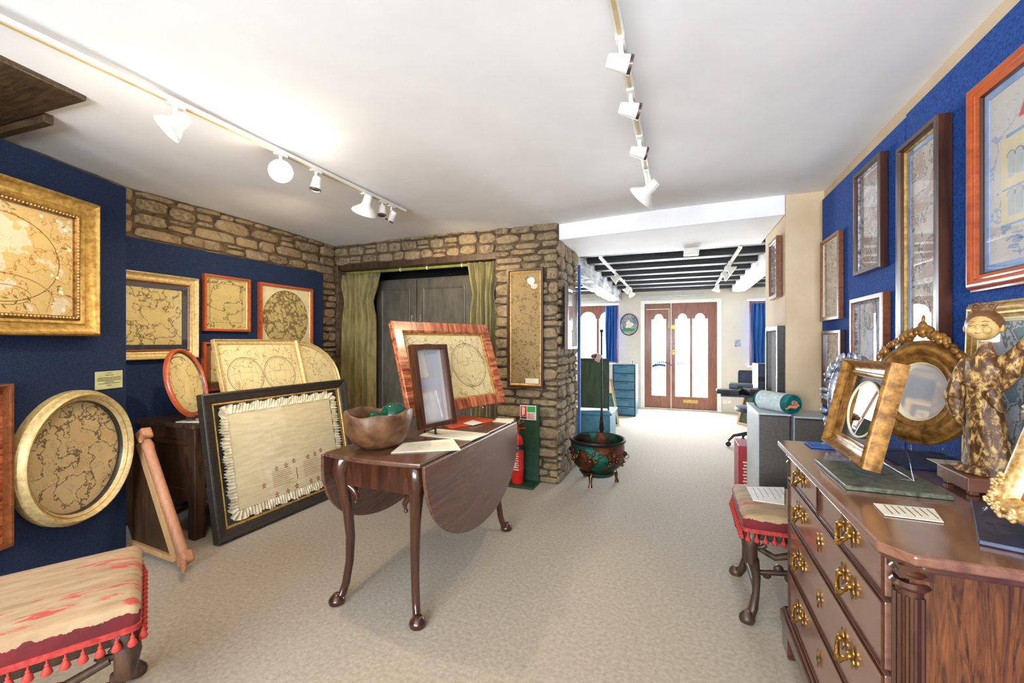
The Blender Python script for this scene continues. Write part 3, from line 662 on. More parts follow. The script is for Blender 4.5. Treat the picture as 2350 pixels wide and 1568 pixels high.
# ---------------------------------------------------------------- oak cabinet in the alcove
cab = thing('oak_cabinet', 'old dark oak panelled cabinet against the alcove wall with pictures on top', 'cabinet', (-3.192, 2.48, 0))
cx0, cx1, cy0, cy1, ch = -.27, .30, -.66, .64, .75
b = MB(); b.bb((cx0-.02, cy0-.03, ch-.03), (cx1+.03, cy1+.03, ch)); b.build('top', 'dark_oak', cab, bevel=.006)
for sx in (cx0, cx1-.07):
    for sy in (cy0, cy1-.07): b = MB(); b.bb((sx, sy, 0), (sx+.07, sy+.07, ch-.03)); b.build('post', 'dark_oak', cab, bevel=.006)
for y in (cy0+.012, cy1-.03):
    b = MB(); b.bb((cx0+.07, y, .25), (cx1-.07, y+.015, ch-.03)); b.bb((cx0+.07, y-.008, ch-.11), (cx1-.07, y+.02, ch-.03)); b.bb((cx0+.07, y-.008, ch-.15), (cx1-.07, y+.02, ch-.125)); b.bb((cx0+.07, y-.01, .24), (cx1-.07, y+.02, .32))
    b.build('end_panel', 'dark_oak', cab, bevel=.004)
b = MB(); b.bb((cx1-.03, cy0+.07, .24), (cx1-.015, cy1-.07, ch-.03)); b.bb((cx1-.03, cy0+.07, .24), (cx1, cy1-.07, .32)); b.bb((cx1-.03, cy0+.07, ch-.12), (cx1, cy1-.07, ch-.03)); b.bb((cx1-.03, -.04, .3), (cx1-.002, .04, ch-.1)); b.build('front_panel', 'dark_oak', cab, bevel=.004)
# red oval map on stand
p0 = on_z(446, 958, .775)
def eyelets(b, w, h, cur, z):
    b.mat(1); ring(b, -.02, h*.82, .06, .03, z, .003, 24, 0, math.pi*1.2); return ['ink']
picture('oval_map', 'oval map in an orange red frame standing on the near end of the oak cabinet', face_mat((p0.x, p0.y, .775), (.94, .34), math.radians(15)), .33, .47, .024, .03, 'red_frame', 'map_d', prof='round', shape='oval', slip='lamp_dark', slipw=.008, art_extra=eyelets)
b = MB(); b.bb((-.06, -.04, 0), (.06, .04, .004)); b.bb((-.05, -.035, .0), (-.042, .035, .06)); b.bb((.042, -.035, 0), (.05, .035, .06)); b.bb((-.05, .03, .0), (.05, .036, .10)); o = b.build('easel_stand', 'acrylic'); o.location = (p0.x-.01, p0.y+.02, .751); o.rotation_euler = (0, 0, math.radians(50)); tag(o, 'clear plastic stand under the oval red framed map', 'stand')
b = MB(); b.bb((-.10, -.03, 0), (.10, .03, .004)); o = b.build('card_strip', 'paper'); o.location = (-2.985, 1.872, .751); o.rotation_euler = (0,0,.3); tag(o, 'white card strip lying on the oak cabinet in front of the oval map', 'card')
# twin map frame: rectangle and arched wing
tl = on_x(484, 772, -3.08); ml = on_x(680, 778, -3.06); el = on_x(762, 800, -3.05)
w1 = ml.y-tl.y; w2 = el.y-ml.y; lean = math.radians(16.5); hh = .555; zb = .757
tw = thing('twin_map_frame', 'pale gilt standing frame with a twin hemisphere map and an arched side wing', 'picture'); tw.matrix_world = face_mat((-2.93, tl.y+w1/2, zb), (1, 0), lean)
def part_frame(root, poly, fw, dep, fmat, art, extra=None, dims=None, nm='frame'):
    b = MB(); b.loop_sweep(poly, [(t*fw, z*dep) for t, z in PROF['scoop']]); b.build(nm, fmat, root, smooth=True)
    b = MB(); b.prism(inset(poly, fw*.95), .002, dep*.22); mats = [art]
    if extra: mats += extra(b, *dims)
    b.build('artwork', mats, root); b = MB(); b.prism(inset(poly, fw*.95), dep*.34, dep*.34+.0015); b.build('glass', 'picture_glass', root)
part_frame(tw, rect(w1, hh), .038, .035, 'pale_gold', 'map_pale', hemis, (w1, hh, .05, .0077))
aw = [(w1/2, 0)]+[(w1/2+w2, 0)]+[(w1/2+w2*math.cos(math.pi/2*i/16), hh*.38+hh*.6*math.sin(math.pi/2*i/16)) for i in range(17)]
part_frame(tw, aw, .034, .034, 'pale_gold', 'map_pale', nm='arched_frame')
# ---------------------------------------------------------------- large black frame with ruffled panel
bl = on_z(492, 1250, 0); bw, bh = 1.22, .945; leanb = math.radians(10.5)
bf = thing('ruffled_panel_frame', 'large black and gold frame around a ruffled cream panel, leaning on the oak cabinet', 'picture')
bf.matrix_world = face_mat((-2.70, 1.82+bw/2, .004), (1, -.03), leanb)
b = MB(); b.loop_sweep(rect(bw, bh), [(0,0),(0,.055),(.012,.06),(.03,.05),(.06,.04),(.07,.03),(.07,0)]); b.build('frame', 'black_frame', bf, smooth=False, bevel=.002)
b = MB(); b.loop_sweep(rect(bw, bh), [(.069,0),(.069,.036),(.076,.038),(.082,.03),(.082,0)]); b.build('slip', 'gold', bf)
b = MB(); b.prism(inset(rect(bw, bh), .08), .002, .006); b.build('mount', 'dark_mount', bf)
iw, ih = bw-.34, bh-.30; ox, oy = 0, .15
b = MB(); b.prism([(-iw/2, oy), (iw/2, oy), (iw/2, oy+ih), (-iw/2, oy+ih)], .006, .014); b.mat(1)
rnd = random.Random(3)
def stitch(b, x, y, s_=.011):
    for dx, dy in ((0,0),(-1,.0),(1,0),(0,1),(0,-1),(-.7,-1.5),(.7,-1.5)): b.box((x+dx*s_, y+dy*s_, .0145), (s_*.8, s_*.7, .001))
for x, y in [(-.15,.38),(-.07,.385),(.0,.40),(.13,.40),(.20,.405),(.26,.42),(-.26,.29),(.34,.33),(-.17,.20),(-.08,.195),(.0,.21),(.13,.21),(.20,.21),(.28,.23)]: stitch(b, x+.02, y-.03)
for c0 in (-.17, .10):
    for r_ in range(9): b.bb((c0, .335-r_*.014, .0142), (c0+rnd.uniform(.13, .18), .3375-r_*.014, .0148))
for dx in (-.006, 0, .006): b.box((.035, .27+dx*0, .0145), (.004, .09, .001))
b.build('artwork', ['linen', 'red_ink'], bf)
b = MB(); per = []; st = .0026
def along(t):
    L = 2*(iw+ih); t = t % L
    if t < iw: return Vector((-iw/2+t, oy)), Vector((0,-1))
    t -= iw
    if t < ih: return Vector((iw/2, oy+t)), Vector((1,0))
    t -= ih
    if t < iw: return Vector((iw/2-t, oy+ih)), Vector((0,1))
    t -= iw
    return Vector((-iw/2, oy+ih-t)), Vector((-1,0))
L = 2*(iw+ih); n = int(L/st); vs = []; rows = 6
for i in range(n):
    t = i*st; p, q = along(t); 
    for c_ in (Vector((-iw/2, oy)), Vector((iw/2, oy)), Vector((iw/2, oy+ih)), Vector((-iw/2, oy+ih))):
        dv = p-c_
        if dv.length < .03: q = (q*(dv.length/.03)+Vector((math.copysign(1, c_.x), 1 if c_.y > oy+.1 else -1)).normalized()*(1-dv.length/.03)*1.15)
    for k in range(rows):
        s_ = k/(rows-1); am = .012*(.25+s_); zz = .019+am*math.sin(t*300+1.6*math.sin(t*23)+.4*k)*1.0+.003*math.sin(t*77+k)
        w_ = .058*(1+.12*math.sin(t*61))
        vs.append((p.x+q.x*(w_+.003*math.sin(t*300))*s_+.002*math.sin(t*210)*s_, p.y+q.y*(w_+.003*math.sin(t*300))*s_+.002*math.cos(t*190)*s_, max(.009, zz)))
b.add(vs, [(i*rows+k, ((i+1) % n)*rows+k, ((i+1) % n)*rows+k+1, i*rows+k+1) for i in range(n) for k in range(rows-1)])
b.build('ruffle', 'ribbon_white', bf, smooth=True)
b = MB(); b.prism(inset(rect(bw, bh), .078), .037, .0385); b.build('glass', 'picture_glass', bf)
# ---------------------------------------------------------------- embroidery stretcher frame
sf = thing('embroidery_frame', 'wooden embroidery frame with turned roller leaning beside the left blue panel', 'frame', (-2.67, 1.585, 0))
A = Vector((0,0,.01)); B = Vector((-.40,.03,.66)); C = Vector((-.40,.02,.02)); 
b = MB(); b.bar(A+Vector((.0,0,.02)), B, .045, .03, (0,-1,0)); b.build('rail', 'pine', sf, bevel=.003)
b = MB(); b.bar(A+Vector((-.02,.0,.03)), C+Vector((-.06,0,.03)), .04, .03); b.build('rail', 'pine', sf, bevel=.003)
b = MB(); d_ = (B-A); 
b.add([A+Vector((-.02,.0,.04)), B+Vector((-.02,0,0)), B+Vector((-.42,.0,0)), C+Vector((-.06,0,.04)), A+Vector((-.02,.012,.04)), B+Vector((-.02,.012,0)), B+Vector((-.42,.012,0)), C+Vector((-.06,.012,.04))], [(0,1,2,3),(7,6,5,4),(0,4,5,1),(1,5,6,2),(2,6,7,3),(3,7,4,0)]); b.build('canvas', 'dark_oak', sf)
r0 = A+Vector((.075,-.01,.07)); r1 = B+Vector((.075,-.01,.03)); dr = (r1-r0).normalized()
b = MB(); b.tube([r0, r0+dr*.03, r0+dr*.06, r1-dr*.08, r1-dr*.04, r1], [.022,.03,.026,.026,.03,.02], 14); b.build('roller', 'roller_wood', sf, smooth=True)
for pp, nm in ((r0-dr*.02, 'lower'), (r1+dr*.03, 'upper')):
    b = MB(); b.bar(pp-dr*.035, pp+dr*.035, .075, .06, (0,-1,0)); b.build('block', 'roller_wood', sf, bevel=.012)
    b = MB(); k = pp+Vector((.02,-.02,0)); b.tube([k, k+Vector((.05,-.03,0)), k+Vector((.1,-.06,-.01)), k+Vector((.115,-.07,-.01))], [.013,.015,.012,.006], 10); b.build('peg', 'roller_wood', sf, smooth=True)
# ---------------------------------------------------------------- niche cupboard and curtains
NX0, NX1 = LX+.06, PX0
tl = on_y(862, 645, 4.0); tr = on_y(1084, 630, 4.0); zc = tr.z
cu = thing('niche_cupboard', 'grey two door cupboard standing in the curtained niche', 'cupboard', ((tl.x+tr.x)/2, 4.0, 0)); hw = (tr.x-tl.x)/2
b = MB(); b.bb((-hw, .02, 0), (hw, .34, zc)); b.build('body', 'cupboard_grey', cu, bevel=.005)
sx = on_y(956, 700, 4.0).x-(tl.x+tr.x)/2
for k, (x0, x1) in enumerate(((-hw+.01, sx-.006), (sx+.006, hw-.01))):
    b = MB(); b.bb((x0, 0, .08), (x1, .019, zc-.015)); dr_ = b.build('door', 'cupboard_grey', cu, bevel=.004)
    b = MB(); b.loop_sweep([(x0+.07, .16), (x1-.07, .16), (x1-.07, zc-.10), (x0+.07, zc-.10)], [(0,0),(0,.008),(.015,.012),(.03,.004),(.03,0)])
    b.v = [(x, -z, y) for x, y, z in b.v]; b.build('moulding', 'cupboard_grey', dr_)
    b = MB(); hx = x1-.05 if k == 0 else x0+.05; b.bb((hx-.006, -.012, 1.5), (hx+.006, 0, 1.57)); b.build('handle', 'silver_leaf', dr_)
    b = MB(); hx = (x0+x1)/2; b.tube([(hx, -.005, 1.42), (hx, -.03, 1.42), (hx, -.034, 1.405), (hx, -.03, 1.39)], .005, 8); b.build('hook', 'white_enamel', dr_)
    b = MB(); b.ball((x1-.04 if k == 0 else x0+.04, -.02, .95), .016, 12); b.build('knob', 'brass', dr_)
b = MB(); ra, rb = on_y(876, 607, 3.86), on_y(1075, 590, 3.86); zr = (ra.z+rb.z)/2; zr = min(zr, 2.052); b.tube([(NX0+.02, 3.86, zr), (ra.x, 3.86, zr), (NX1-.02, 3.86, zr)], .017, 12); rod = b.build('curtain_rod', 'bamboo', smooth=True); tag(rod, 'green bamboo curtain rod across the niche above the cupboard', 'curtain rod')
for px in (920, 981, 1061):
    x = on_y(px, 600, 3.86).x; b = MB(); b.lathe([(.017, -.006), (.02, -.006), (.02, .006), (.017, .006)], (x, 3.86, zr), 16, Matrix.Rotation(math.pi/2, 3, 'Y'), closed=True); b.tube([(x, 3.86, zr+.018), (x, 3.86, zr+.035)], .004, 8); b.build('ring', 'white_enamel', rod)
c0, c1 = on_y(770, 700, 3.84).x, on_y(866, 700, 3.84).x
curtain('niche_curtain', 'olive green curtain hanging gathered at the left of the niche', c0+.03, c1-.02, 3.83, .03, 2.03, 'olive_curtain', 6, .05, top_spread=1.25, seed=8)
c0, c1 = on_y(1084, 700, 3.84).x, on_y(1138, 700, 3.84).x
curtain('niche_curtain', 'olive green curtain hanging gathered at the right of the niche beside the stone pier', c0, c1, 3.83, .03, 2.06, 'olive_curtain', 5, .045, top_spread=1.35, seed=11)
# tall picture on the pier
def ypic(Y, dep, pxl, pxr, pyt, pyb, ref, **kw):
    Yf = Y-dep; a, c = on_y(pxl, 784, Yf), on_y(pxr, 784, Yf); t, bo = on_y(ref, pyt, Yf).z, on_y(ref, pyb, Yf).z
    return picture(mat=face_mat(((a.x+c.x)/2, Y-.001, bo), (0, -1)), w=c.x-a.x, h=t-bo, dep=dep, **kw)
def chartlab(b, w, h, cur, z):
    b.mat(1); b.bb((0, cur+.005, z), (w/2-cur-.01, cur+.05, z+.001)); b.mat(2)
    rnd = random.Random(8)
    for k in range(60): x = rnd.uniform(-w/2+cur+.02, w/2-cur-.03); y = rnd.uniform(cur+.07, h*.5); s_ = rnd.uniform(.004, .014); b.bb((x, y, z), (x+s_, y+s_*.6, z+.0008))
    ring(b, 0, h*.22, .03, .022, z, .002, 20); return ['paper', 'ink']
ypic(BY-.055, .03, 1163, 1246, 613, 893, 1246, name='framed_chart', label='tall narrow brown framed chart hanging on the stone pier', fw=.022, fmat='walnut_frame', art='map_tan', slip='gold', slipw=.018, art_extra=chartlab)
# fire extinguisher and its board
eb = on_z(1196, 1112, 0); fx = thing('extinguisher_board', 'dark green backboard and foot with a fire sign, standing at the pier', 'board', (eb.x, 3.66, 0))
b = MB(); b.bb((-.04, .02, .02), (.145, .035, .71)); b.build('back', 'green_board', fx, bevel=.003)
b = MB(); b.bb((-.12, -.16, 0), (.145, .035, .02)); b.build('foot', 'green_board', fx, bevel=.003)
b = MB(); b.bb((-.035, .014, .57), (.12, .02, .70)); b.mat(1); b.bb((-.028, .012, .60), (.03, .014, .692)); b.mat(0); b.bb((-.012, .010, .61), (.0, .012, .685)); b.bb((.004, .010, .62), (.012, .012, .68)); b.mat(2); b.bb((-.028, .012, .578), (.03, .014, .596)); b.mat(3); b.bb((.036, .012, .64), (.112, .014, .692)); b.mat(1)
for i in range(5): b.bb((.038, .012, .58+i*.011), (.11-.01*(i % 2), .014, .585+i*.011))
b.build('sign', ['label_white', 'label_red', 'ink', 'label_green'], fx)
ex = thing('fire_extinguisher', 'red fire extinguisher standing on the green board beside the pier', 'fire extinguisher', (eb.x-.025, 3.585, .021))
b = MB(); b.lathe([(.05, 0), (.055, .01), (.055, .36), (.052, .385), (.04, .41), (.022, .43), (.018, .44), (.018, .45)], n=28); b.build('cylinder', 'red_paint', ex, smooth=True)
b = MB(); b.lathe([(.0556, .30), (.0556, .345)], n=28); b.mat(1); b.lathe([(.0554, .12), (.0554, .285)], n=28)
b.build('label', ['label_blue', 'label_red'], ex, smooth=True)
b = MB()
for i in range(8): b.box((0, -.0562, .27-i*.02), (.055+.01*(i % 2), .001, .007))
b.box((-.008, -.0562, .17), (.03, .001, .03)); b.build('print', 'label_white', ex)
b = MB(); b.tube([(0,0,.445), (0,0,.49)], .018, 12); b.build('valve', 'brass', ex, smooth=True)
b = MB(); b.bar((-.045, -.02, .475), (.085, -.03, .50), .018, .008); b.bar((-.03, -.02, .50), (.07, -.03, .555), .018, .008); b.bar((-.045, -.02, .475), (-.01, -.02, .51), .018, .01); b.build('handle', 'red_paint', ex, bevel=.002)
def text(body, size, mat, parent, mtx, name='lettering'):
    cu_ = bpy.data.curves.new('t', 'FONT'); cu_.body = body; cu_.size = size; cu_.extrude = .0004; cu_.align_x = 'CENTER'
    t = bpy.data.objects.new('t', cu_); S.collection.objects.link(t); dg = bpy.context.evaluated_depsgraph_get(); me = bpy.data.meshes.new_from_object(t.evaluated_get(dg))
    bpy.data.objects.remove(t); me.materials.clear(); me.materials.append(M[mat]); o = bpy.data.objects.new(name, me); S.collection.objects.link(o); o.parent = parent; o.matrix_local = mtx; return o
text('CO2', .034, 'label_white', ex, Matrix.Translation((0, -.0565, .311)) @ Matrix.Rotation(math.pi/2, 4, 'X'))
b = MB(); b.bb((-.013, -.001, 0), (.013, .001, .02))
# ---------------------------------------------------------------- drop-leaf table
TZ = .745; tx0, tx1, ty0, ty1 = -1.60, -1.055, 1.60, 2.74
tb = thing('drop_leaf_table', 'dark mahogany drop leaf table with cabriole legs in the middle of the room', 'table', ((tx0+tx1)/2, (ty0+ty1)/2, 0)); hx, hy = (tx1-tx0)/2, (ty1-ty0)/2
top = [(-hx, -hy+.0)]+[(-hx+2*hx*i/10, -hy-.03*math.sin(math.pi*i/10)) for i in range(1, 10)]+[(hx, -hy), (hx, hy)]+[(hx-2*hx*i/10, hy+.03*math.sin(math.pi*i/10)) for i in range(1, 10)]+[(-hx, hy)]
b = MB(); b.prism(top, TZ-.022, TZ); b.build('tabletop', 'table_wood', tb, bevel=.007, segs=3)
b = MB()
for y in (-hy+.05, hy-.07): b.bb((-hx+.03, y, TZ-.165), (hx-.03, y+.022, TZ-.022))
for x in (-hx+.03, hx-.052): b.bb((x, -hy+.07, TZ-.165), (x+.022, hy-.07, TZ-.022))
b.build('apron', 'mahogany_v', tb, bevel=.003)
for sgn in (-1, 1):
    n = 40; drop = .455; pts = [(hy*math.cos(math.pi*i/n)*1.0, -drop*math.sin(math.pi*i/n)**.8) for i in range(n+1)]
    b = MB(); tilt = math.radians(3)*sgn
    ax = (Vector((0,1,0)), Vector((-math.sin(tilt), 0, math.cos(tilt))), Vector((sgn, 0, 0)))
    b.prism(pts, 0, .018, ax, (sgn*(hx+.004), 0, TZ-.012)); b.build('drop_leaf', 'table_wood', tb, bevel=.005)
def cabriole(sx, sy, H, knee=.045, ank=.019, foot=.04, out=.035):
    P_ = [(0, H), (.012, H-.02), (.018, H-.07), (.012, H-.14), (.0, H*.66), (-.008, H*.45), (-.006, H*.28), (.004, H*.13), (.014, H*.06), (.022, .035)]
    R_ = [knee*.9, knee, knee*.92, knee*.72, knee*.58, knee*.5, knee*.44, ank*1.02, ank, ank*1.1]
    b = MB(); b.tube([(sx*o*1.2, sy*o*1.2, z) for o, z in P_], R_, 14); c_ = (sx*.034, sy*.034)
    b.lathe([(foot*.55, 0), (foot*.9, .004), (foot, .016), (foot*.92, .028), (foot*.6, .042), (foot*.4, .05)], (c_[0], c_[1], 0), 18); return b
for sx in (-1, 1):
    for sy in (-1, 1):
        lg = cabriole(sx, sy, TZ-.03); o = lg.build('leg', 'mahogany_v', tb, smooth=True); o.location = (sx*(hx-.075), sy*(hy-.075), 0)
        b = MB(); b.tube([(0,0,0), (-sx*.03,0,-.02), (-sx*.05,0,-.05), (-sx*.045,0,-.075)], [.022,.018,.012,.006], 10); b.ball((-sx*.042, 0, -.08), .01, 10); q = b.build('scroll', 'mahogany_v', o, smooth=True); q.location = (-sx*.01, 0, TZ-.17)
# things on the table
bo = thing('wooden_bowl', 'rough hollowed burr wood bowl holding glass floats on the drop leaf table', 'bowl', (-1.435, 1.80, TZ+.001))
b = MB(); R_, H_ = .168, .175; prof = [(.05,0),(.09,.004),(.125,.03),(.152,.07),(.166,.12),(.168,.165),(.163,.178),(.152,.18),(.146,.165),(.143,.12),(.12,.06),(.07,.03),(.02,.027)]
n = 48; vs = []; rnd = random.Random(2); ph = [rnd.uniform(0, 6) for _ in range(6)]
for k, (r, z) in enumerate(prof):
    for j in range(n):
        th = 2*math.pi*j/n; q = 1+.03*math.sin(2*th+ph[0])+.02*math.sin(5*th+ph[1]+z*20)+.012*math.sin(9*th+ph[2])
        zz = z*(1+.05*math.sin(th*2+1)+.03*math.sin(5*th)) if z > .1 else z
        lump = rnd.uniform(-.002, .002) if z > .003 else 0
        vs.append(((r*q+lump)*math.cos(th), (r*q+lump)*math.sin(th), zz+lump*.5))
b.add(vs, [(k*n+j, k*n+(j+1) % n, (k+1)*n+(j+1) % n, (k+1)*n+j) for k in range(len(prof)-1) for j in range(n)]+[tuple(range(n-1,-1,-1)), tuple((len(prof)-1)*n+j for j in range(n))])
b.build('body', 'bowl_wood', bo, smooth=True)
b = MB(); b.ball((0,0,0), .068, 32); o = b.build('glass_float', 'green_glass', smooth=True); o.location = (-1.375, 1.84, TZ+.155); tag(o, 'large green glass float rising above the rim of the wooden bowl', 'glass float')
b = MB(); b.ball((0,0,0), .045, 24); o = b.build('glass_float', 'green_glass', smooth=True); o.location = (-1.49, 1.83, TZ+.125); tag(o, 'smaller green glass float low inside the wooden bowl', 'glass float')
fdir = Vector((.946, -.324, 0))
# big tiger maple frame
BL = on_z(935, 961, .83); BR = on_z(1155, 925, .83); mid = (BL+BR)/2; fdv = Vector((BR.y-BL.y, -(BR.x-BL.x), 0)).normalized()
tm = picture('framed_map', 'twin hemisphere map in a striped orange wood frame at the back of the table', face_mat(mid, fdv, math.radians(19)), (BR-BL).length, .60, .072, .035, ('tiger_maple', 'tiger_maple_v'), 'map_pale', slip='gold', slipw=.014, art_extra=hemis)
# stripes run across each rail: build rails with their own grain
def stand(loc, face, w, dep, h, label, back=.10, rzs=0):
    root = thing('easel_stand', label, 'stand', loc, group='clear picture stands'); root.matrix_world = Matrix.Translation(loc) @ Matrix.Rotation(math.atan2(face.y, face.x), 4, 'Z')
    b = MB()
    for s_ in (-1, 1):
        y = s_*w/2; b.tube([(.05, y, h+.022), (.06, y, h+.008), (.055, y, h-.01), (.045, y, .02), (.03, y, .004), (-.04, y, .004), (-dep, y, .004), (-dep*.9, y, h*.6+.05), (-dep*.62, y, h+back)], .0035, 8)
        b.tube([(.055, y, h-.012), (-.02, y, h-.012), (-dep*.75, y, h)], .0035, 8)
    b.tube([(-dep, -w/2, .004), (-dep, w/2, .004)], .0035, 8); b.tube([(-.02, -w/2, h-.012), (-.02, w/2, h-.012)], .0035, 8)
    b.build('wire', 'acrylic', root, smooth=True); return root
stand(Vector((mid.x-.01, mid.y-.08, TZ+.001)), fdv, .42, .12, .083, 'clear wire stand carrying the striped orange map frame on the table')
BL = on_z(960, 988, .79); BR = on_z(1036, 974, .79); mid2 = (BL+BR)/2; fd2 = Vector((BR.y-BL.y, -(BR.x-BL.x), 0)).normalized()
picture('table_mirror', 'small upright dark framed mirror on a stand in front of the striped frame', face_mat(mid2, fd2, math.radians(11.5)), (BR-BL).length+.01, .475, .03, .05, 'walnut_frame', 'dusty_mirror', prof='flat', glass=False, cat='mirror')
b = MB(); b.tube([(0,0,0), (0,0,.045)], .006, 8); b.bb((-.10, -.02, .038), (.0, .02, .046)); b.tube([(-.10,.0,.0), (-.10,0,.045)], .006, 8); b.tube([(-.10,0,.04), (-.13,0,.18)], .005, 8); o = b.build('iron_stand', 'iron'); o.location = mid2-Vector((0,0,0)); o.location.z = TZ+.001; o.rotation_euler = (0,0,math.atan2(fd2.y, fd2.x)); tag(o, 'small black iron stand under the dark framed mirror', 'stand')
def sheet(name, label, corners, z, mat, cat='paper', th=.002, lines=0):
    b = MB(); pts = [on_z(px, py, z) for px, py in corners]; c_ = sum(pts, Vector())/len(pts); P_ = [p-c_ for p in pts]
    n = len(P_); b.add([(p.x, p.y, 0) for p in P_]+[(p.x, p.y, th) for p in P_], [tuple(range(n-1,-1,-1)), tuple(range(n, 2*n))]+[(i, (i+1) % n, n+(i+1) % n, n+i) for i in range(n)])
    if lines:
        b.mat(1); a, c1, d = P_[0], P_[1], P_[-1]
        for k in range(lines):
            t = .15+.7*k/max(1, lines-1); s0 = a+(d-a)*t; e = c1-a; s1 = s0+e*.1; s2 = s0+e*(.9-.25*((k*7) % 3)/3); q = (d-a).normalized()*.0022
            b.add([(s1.x, s1.y, th+.0004), (s2.x, s2.y, th+.0004), (s2.x+q.x, s2.y+q.y, th+.0004), (s1.x+q.x, s1.y+q.y, th+.0004)], [(0,1,2,3)])
    o = b.build(name, [mat, 'ink'] if lines else mat); o.location = (c_.x, c_.y, z+.0005); return tag(o, label, cat)
sheet('printed_sheet', 'cream printed sheet lying at the right edge of the table in front of the bowl', [(897,1041), (1058,1034), (1040,1008), (925,1018)], TZ+.001, 'paper', lines=9)
sheet('printed_sheet', 'open booklet lying under the dark mirror stand on the table', [(962,1000), (1080,1012), (1122,996), (1000,985)], TZ+.001, 'paper', lines=8)
sheet('red_folder', 'flat orange red folder lying behind the dark framed mirror', [(1037,985), (1140,966), (1060,953), (995,972)], TZ+.001, 'orange_folder', 'folder', .004)
sheet('note_card', 'small white card lying on the orange red folder', [(1063,972), (1085,977), (1108,971), (1085,965)], TZ+.006, 'label_white', 'card')
sheet('printed_sheet', 'small cream card at the far right corner of the table', [(1130,968), (1172,972), (1180,962), (1140,961)], TZ+.001, 'paper')
# ---------------------------------------------------------------- upholstered stools
def make_stool(label, L_, W_, loc, rz):
    st = thing('upholstered_stool', label, 'stool', loc, rz, group='velvet stools')
    H0, H1 = .42, .50; nx, ny = 24, 18; b = MB()
    def ring_pts(sx, sy, r, z, n=10):
        out = []
        for qx, qy, a0 in ((1,1,0), (-1,1,90), (-1,-1,180), (1,-1,270)):
            for i in range(n+1):
                th = math.radians(a0+90*i/n); out.append((qx*(sx/2-r)+r*math.cos(th), qy*(sy/2-r)+r*math.sin(th), z))
        return out
    lv = [(0, H0), (.0, H0+.02), (-.003, H1-.032), (.0, H1-.02), (.006, H1-.008), (.016, H1-.001), (.03, H1+.003), (.08, H1+.010), (.14, H1+.013)]
    vs = []; 
    for ins, z in lv: vs += ring_pts(L_-2*ins, W_-2*ins, .022 if ins < .02 else .02+ins*.3, z)
    k = 44; b.add(vs, [(i*k+j, i*k+(j+1) % k, (i+1)*k+(j+1) % k, (i+1)*k+j) for i in range(len(lv)-1) for j in range(k)]+[tuple(range(k-1,-1,-1)), tuple((len(lv)-1)*k+j for j in range(k))])
    b.build('seat', 'worn_velvet', st, smooth=True)
    b = MB(); b.loop_sweep([p[:2] for p in ring_pts(L_+.008, W_+.008, .024, 0)], [(0, H0-.004), (0, H0+.014), (.006, H0+.014), (.006, H0-.004)]); b.build('braid', 'fringe_red', st)
    t0 = None; xs = []; n1 = int(L_/.034); n2 = int(W_/.034)
    for i in range(n1): 
        for s_ in (-1, 1): xs.append((-L_/2+(i+.5)*L_/n1, s_*(W_/2+.006)))
    for i in range(n2):
        for s_ in (-1, 1): xs.append((s_*(L_/2+.006), -W_/2+(i+.5)*W_/n2))
    b = MB(); b.tube([(0,0,0), (0,0,-.012)], .0025, 6); b.ball((0,0,-.014), .0055, 8); b.lathe([(.004, -.016), (.010, -.026), (.0125, -.036), (.010, -.040)], n=10)
    for i, (x, y) in enumerate(xs):
        if i == 0: t0 = b.build('tassel', 'fringe_red', st, smooth=True); q = t0
        else: q = t0.copy(); S.collection.objects.link(q); q.parent = st
        q.location = (x, y, H0-.002)
    b = MB()
    for s_ in (-1, 1):
        b.bb((-L_/2+.05, s_*(W_/2-.05)-.014, H0-.05), (L_/2-.05, s_*(W_/2-.05)+.014, H0-.001)); b.bb((s_*(L_/2-.05)-.014, -W_/2+.05, H0-.05), (s_*(L_/2-.05)+.014, W_/2-.05, H0-.001))
    b.build('rail', 'dark_oak', st, bevel=.005)
    for sx in (-1, 1):
        for sy in (-1, 1):
            q = cabriole(sx, sy, H0-.004, .036, .02, .034); 
            th = [(-sx*.03*math.cos(t*.8)*(1-t/9)-sx*.015, 0, H0-.07-.02*math.sin(t*.8)*(1-t/9)) for t in range(9)]
            q.tube(th, [.013-.001*i for i in range(9)], 8); q.tube([(0, y_*-1*sy*1, z_) for _, y_, z_ in [(0, .03*math.cos(t*.8)*(1-t/9)+.015, H0-.07-.02*math.sin(t*.8)*(1-t/9)) for t in range(9)]], [.013-.001*i for i in range(9)], 8)
            o = q.build('leg', 'dark_oak', st, smooth=True); o.location = (sx*(L_/2-.05), sy*(W_/2-.05), 0)
    b = MB()
    for s_ in (-1, 1):
        b.tube([(s_*(L_/2-.06), -W_/2+.06, .13), (s_*(L_/2-.06), W_/2-.06, .13)], .014, 10)
        y = s_*(W_/2-.045); b.tube([(-L_/2+.07, y, .33), (-L_/4, y, .30), (-.05, y, .325), (0, y, .31), (.05, y, .325), (L_/4, y, .30), (L_/2-.07, y, .33)], [.012,.014,.018,.024,.018,.014,.012], 10)
    for t in range(4):
        for s_ in (-1, 1): b.ball((s_*(.03+t*.05), 0, .13+.035*math.sin(t*1.6)), .026-.003*t, 10, (1,.6,1))
    b.tube([(-L_/2+.06, 0, .13), (0, 0, .16), (L_/2-.06, 0, .13)], .014, 10); b.build('stretcher', 'dark_oak', st, smooth=True)
    return st
u_ = Vector((-.475, -.88, 0)); v_ = Vector((-.88, .475, 0)); FR = on_z(322, 1380, .50); sl, sw = .66, .50
cen = FR+u_*sl/2+v_*sw/2
make_stool('worn red velvet stool with tassel fringe at the lower left corner of the view', sl, sw, (cen.x, cen.y, 0), math.atan2(u_.y, u_.x))
st2 = make_stool('worn red velvet stool tucked behind the far end of the chest of drawers', .52, .46, (.53, 2.43, 0), 0)
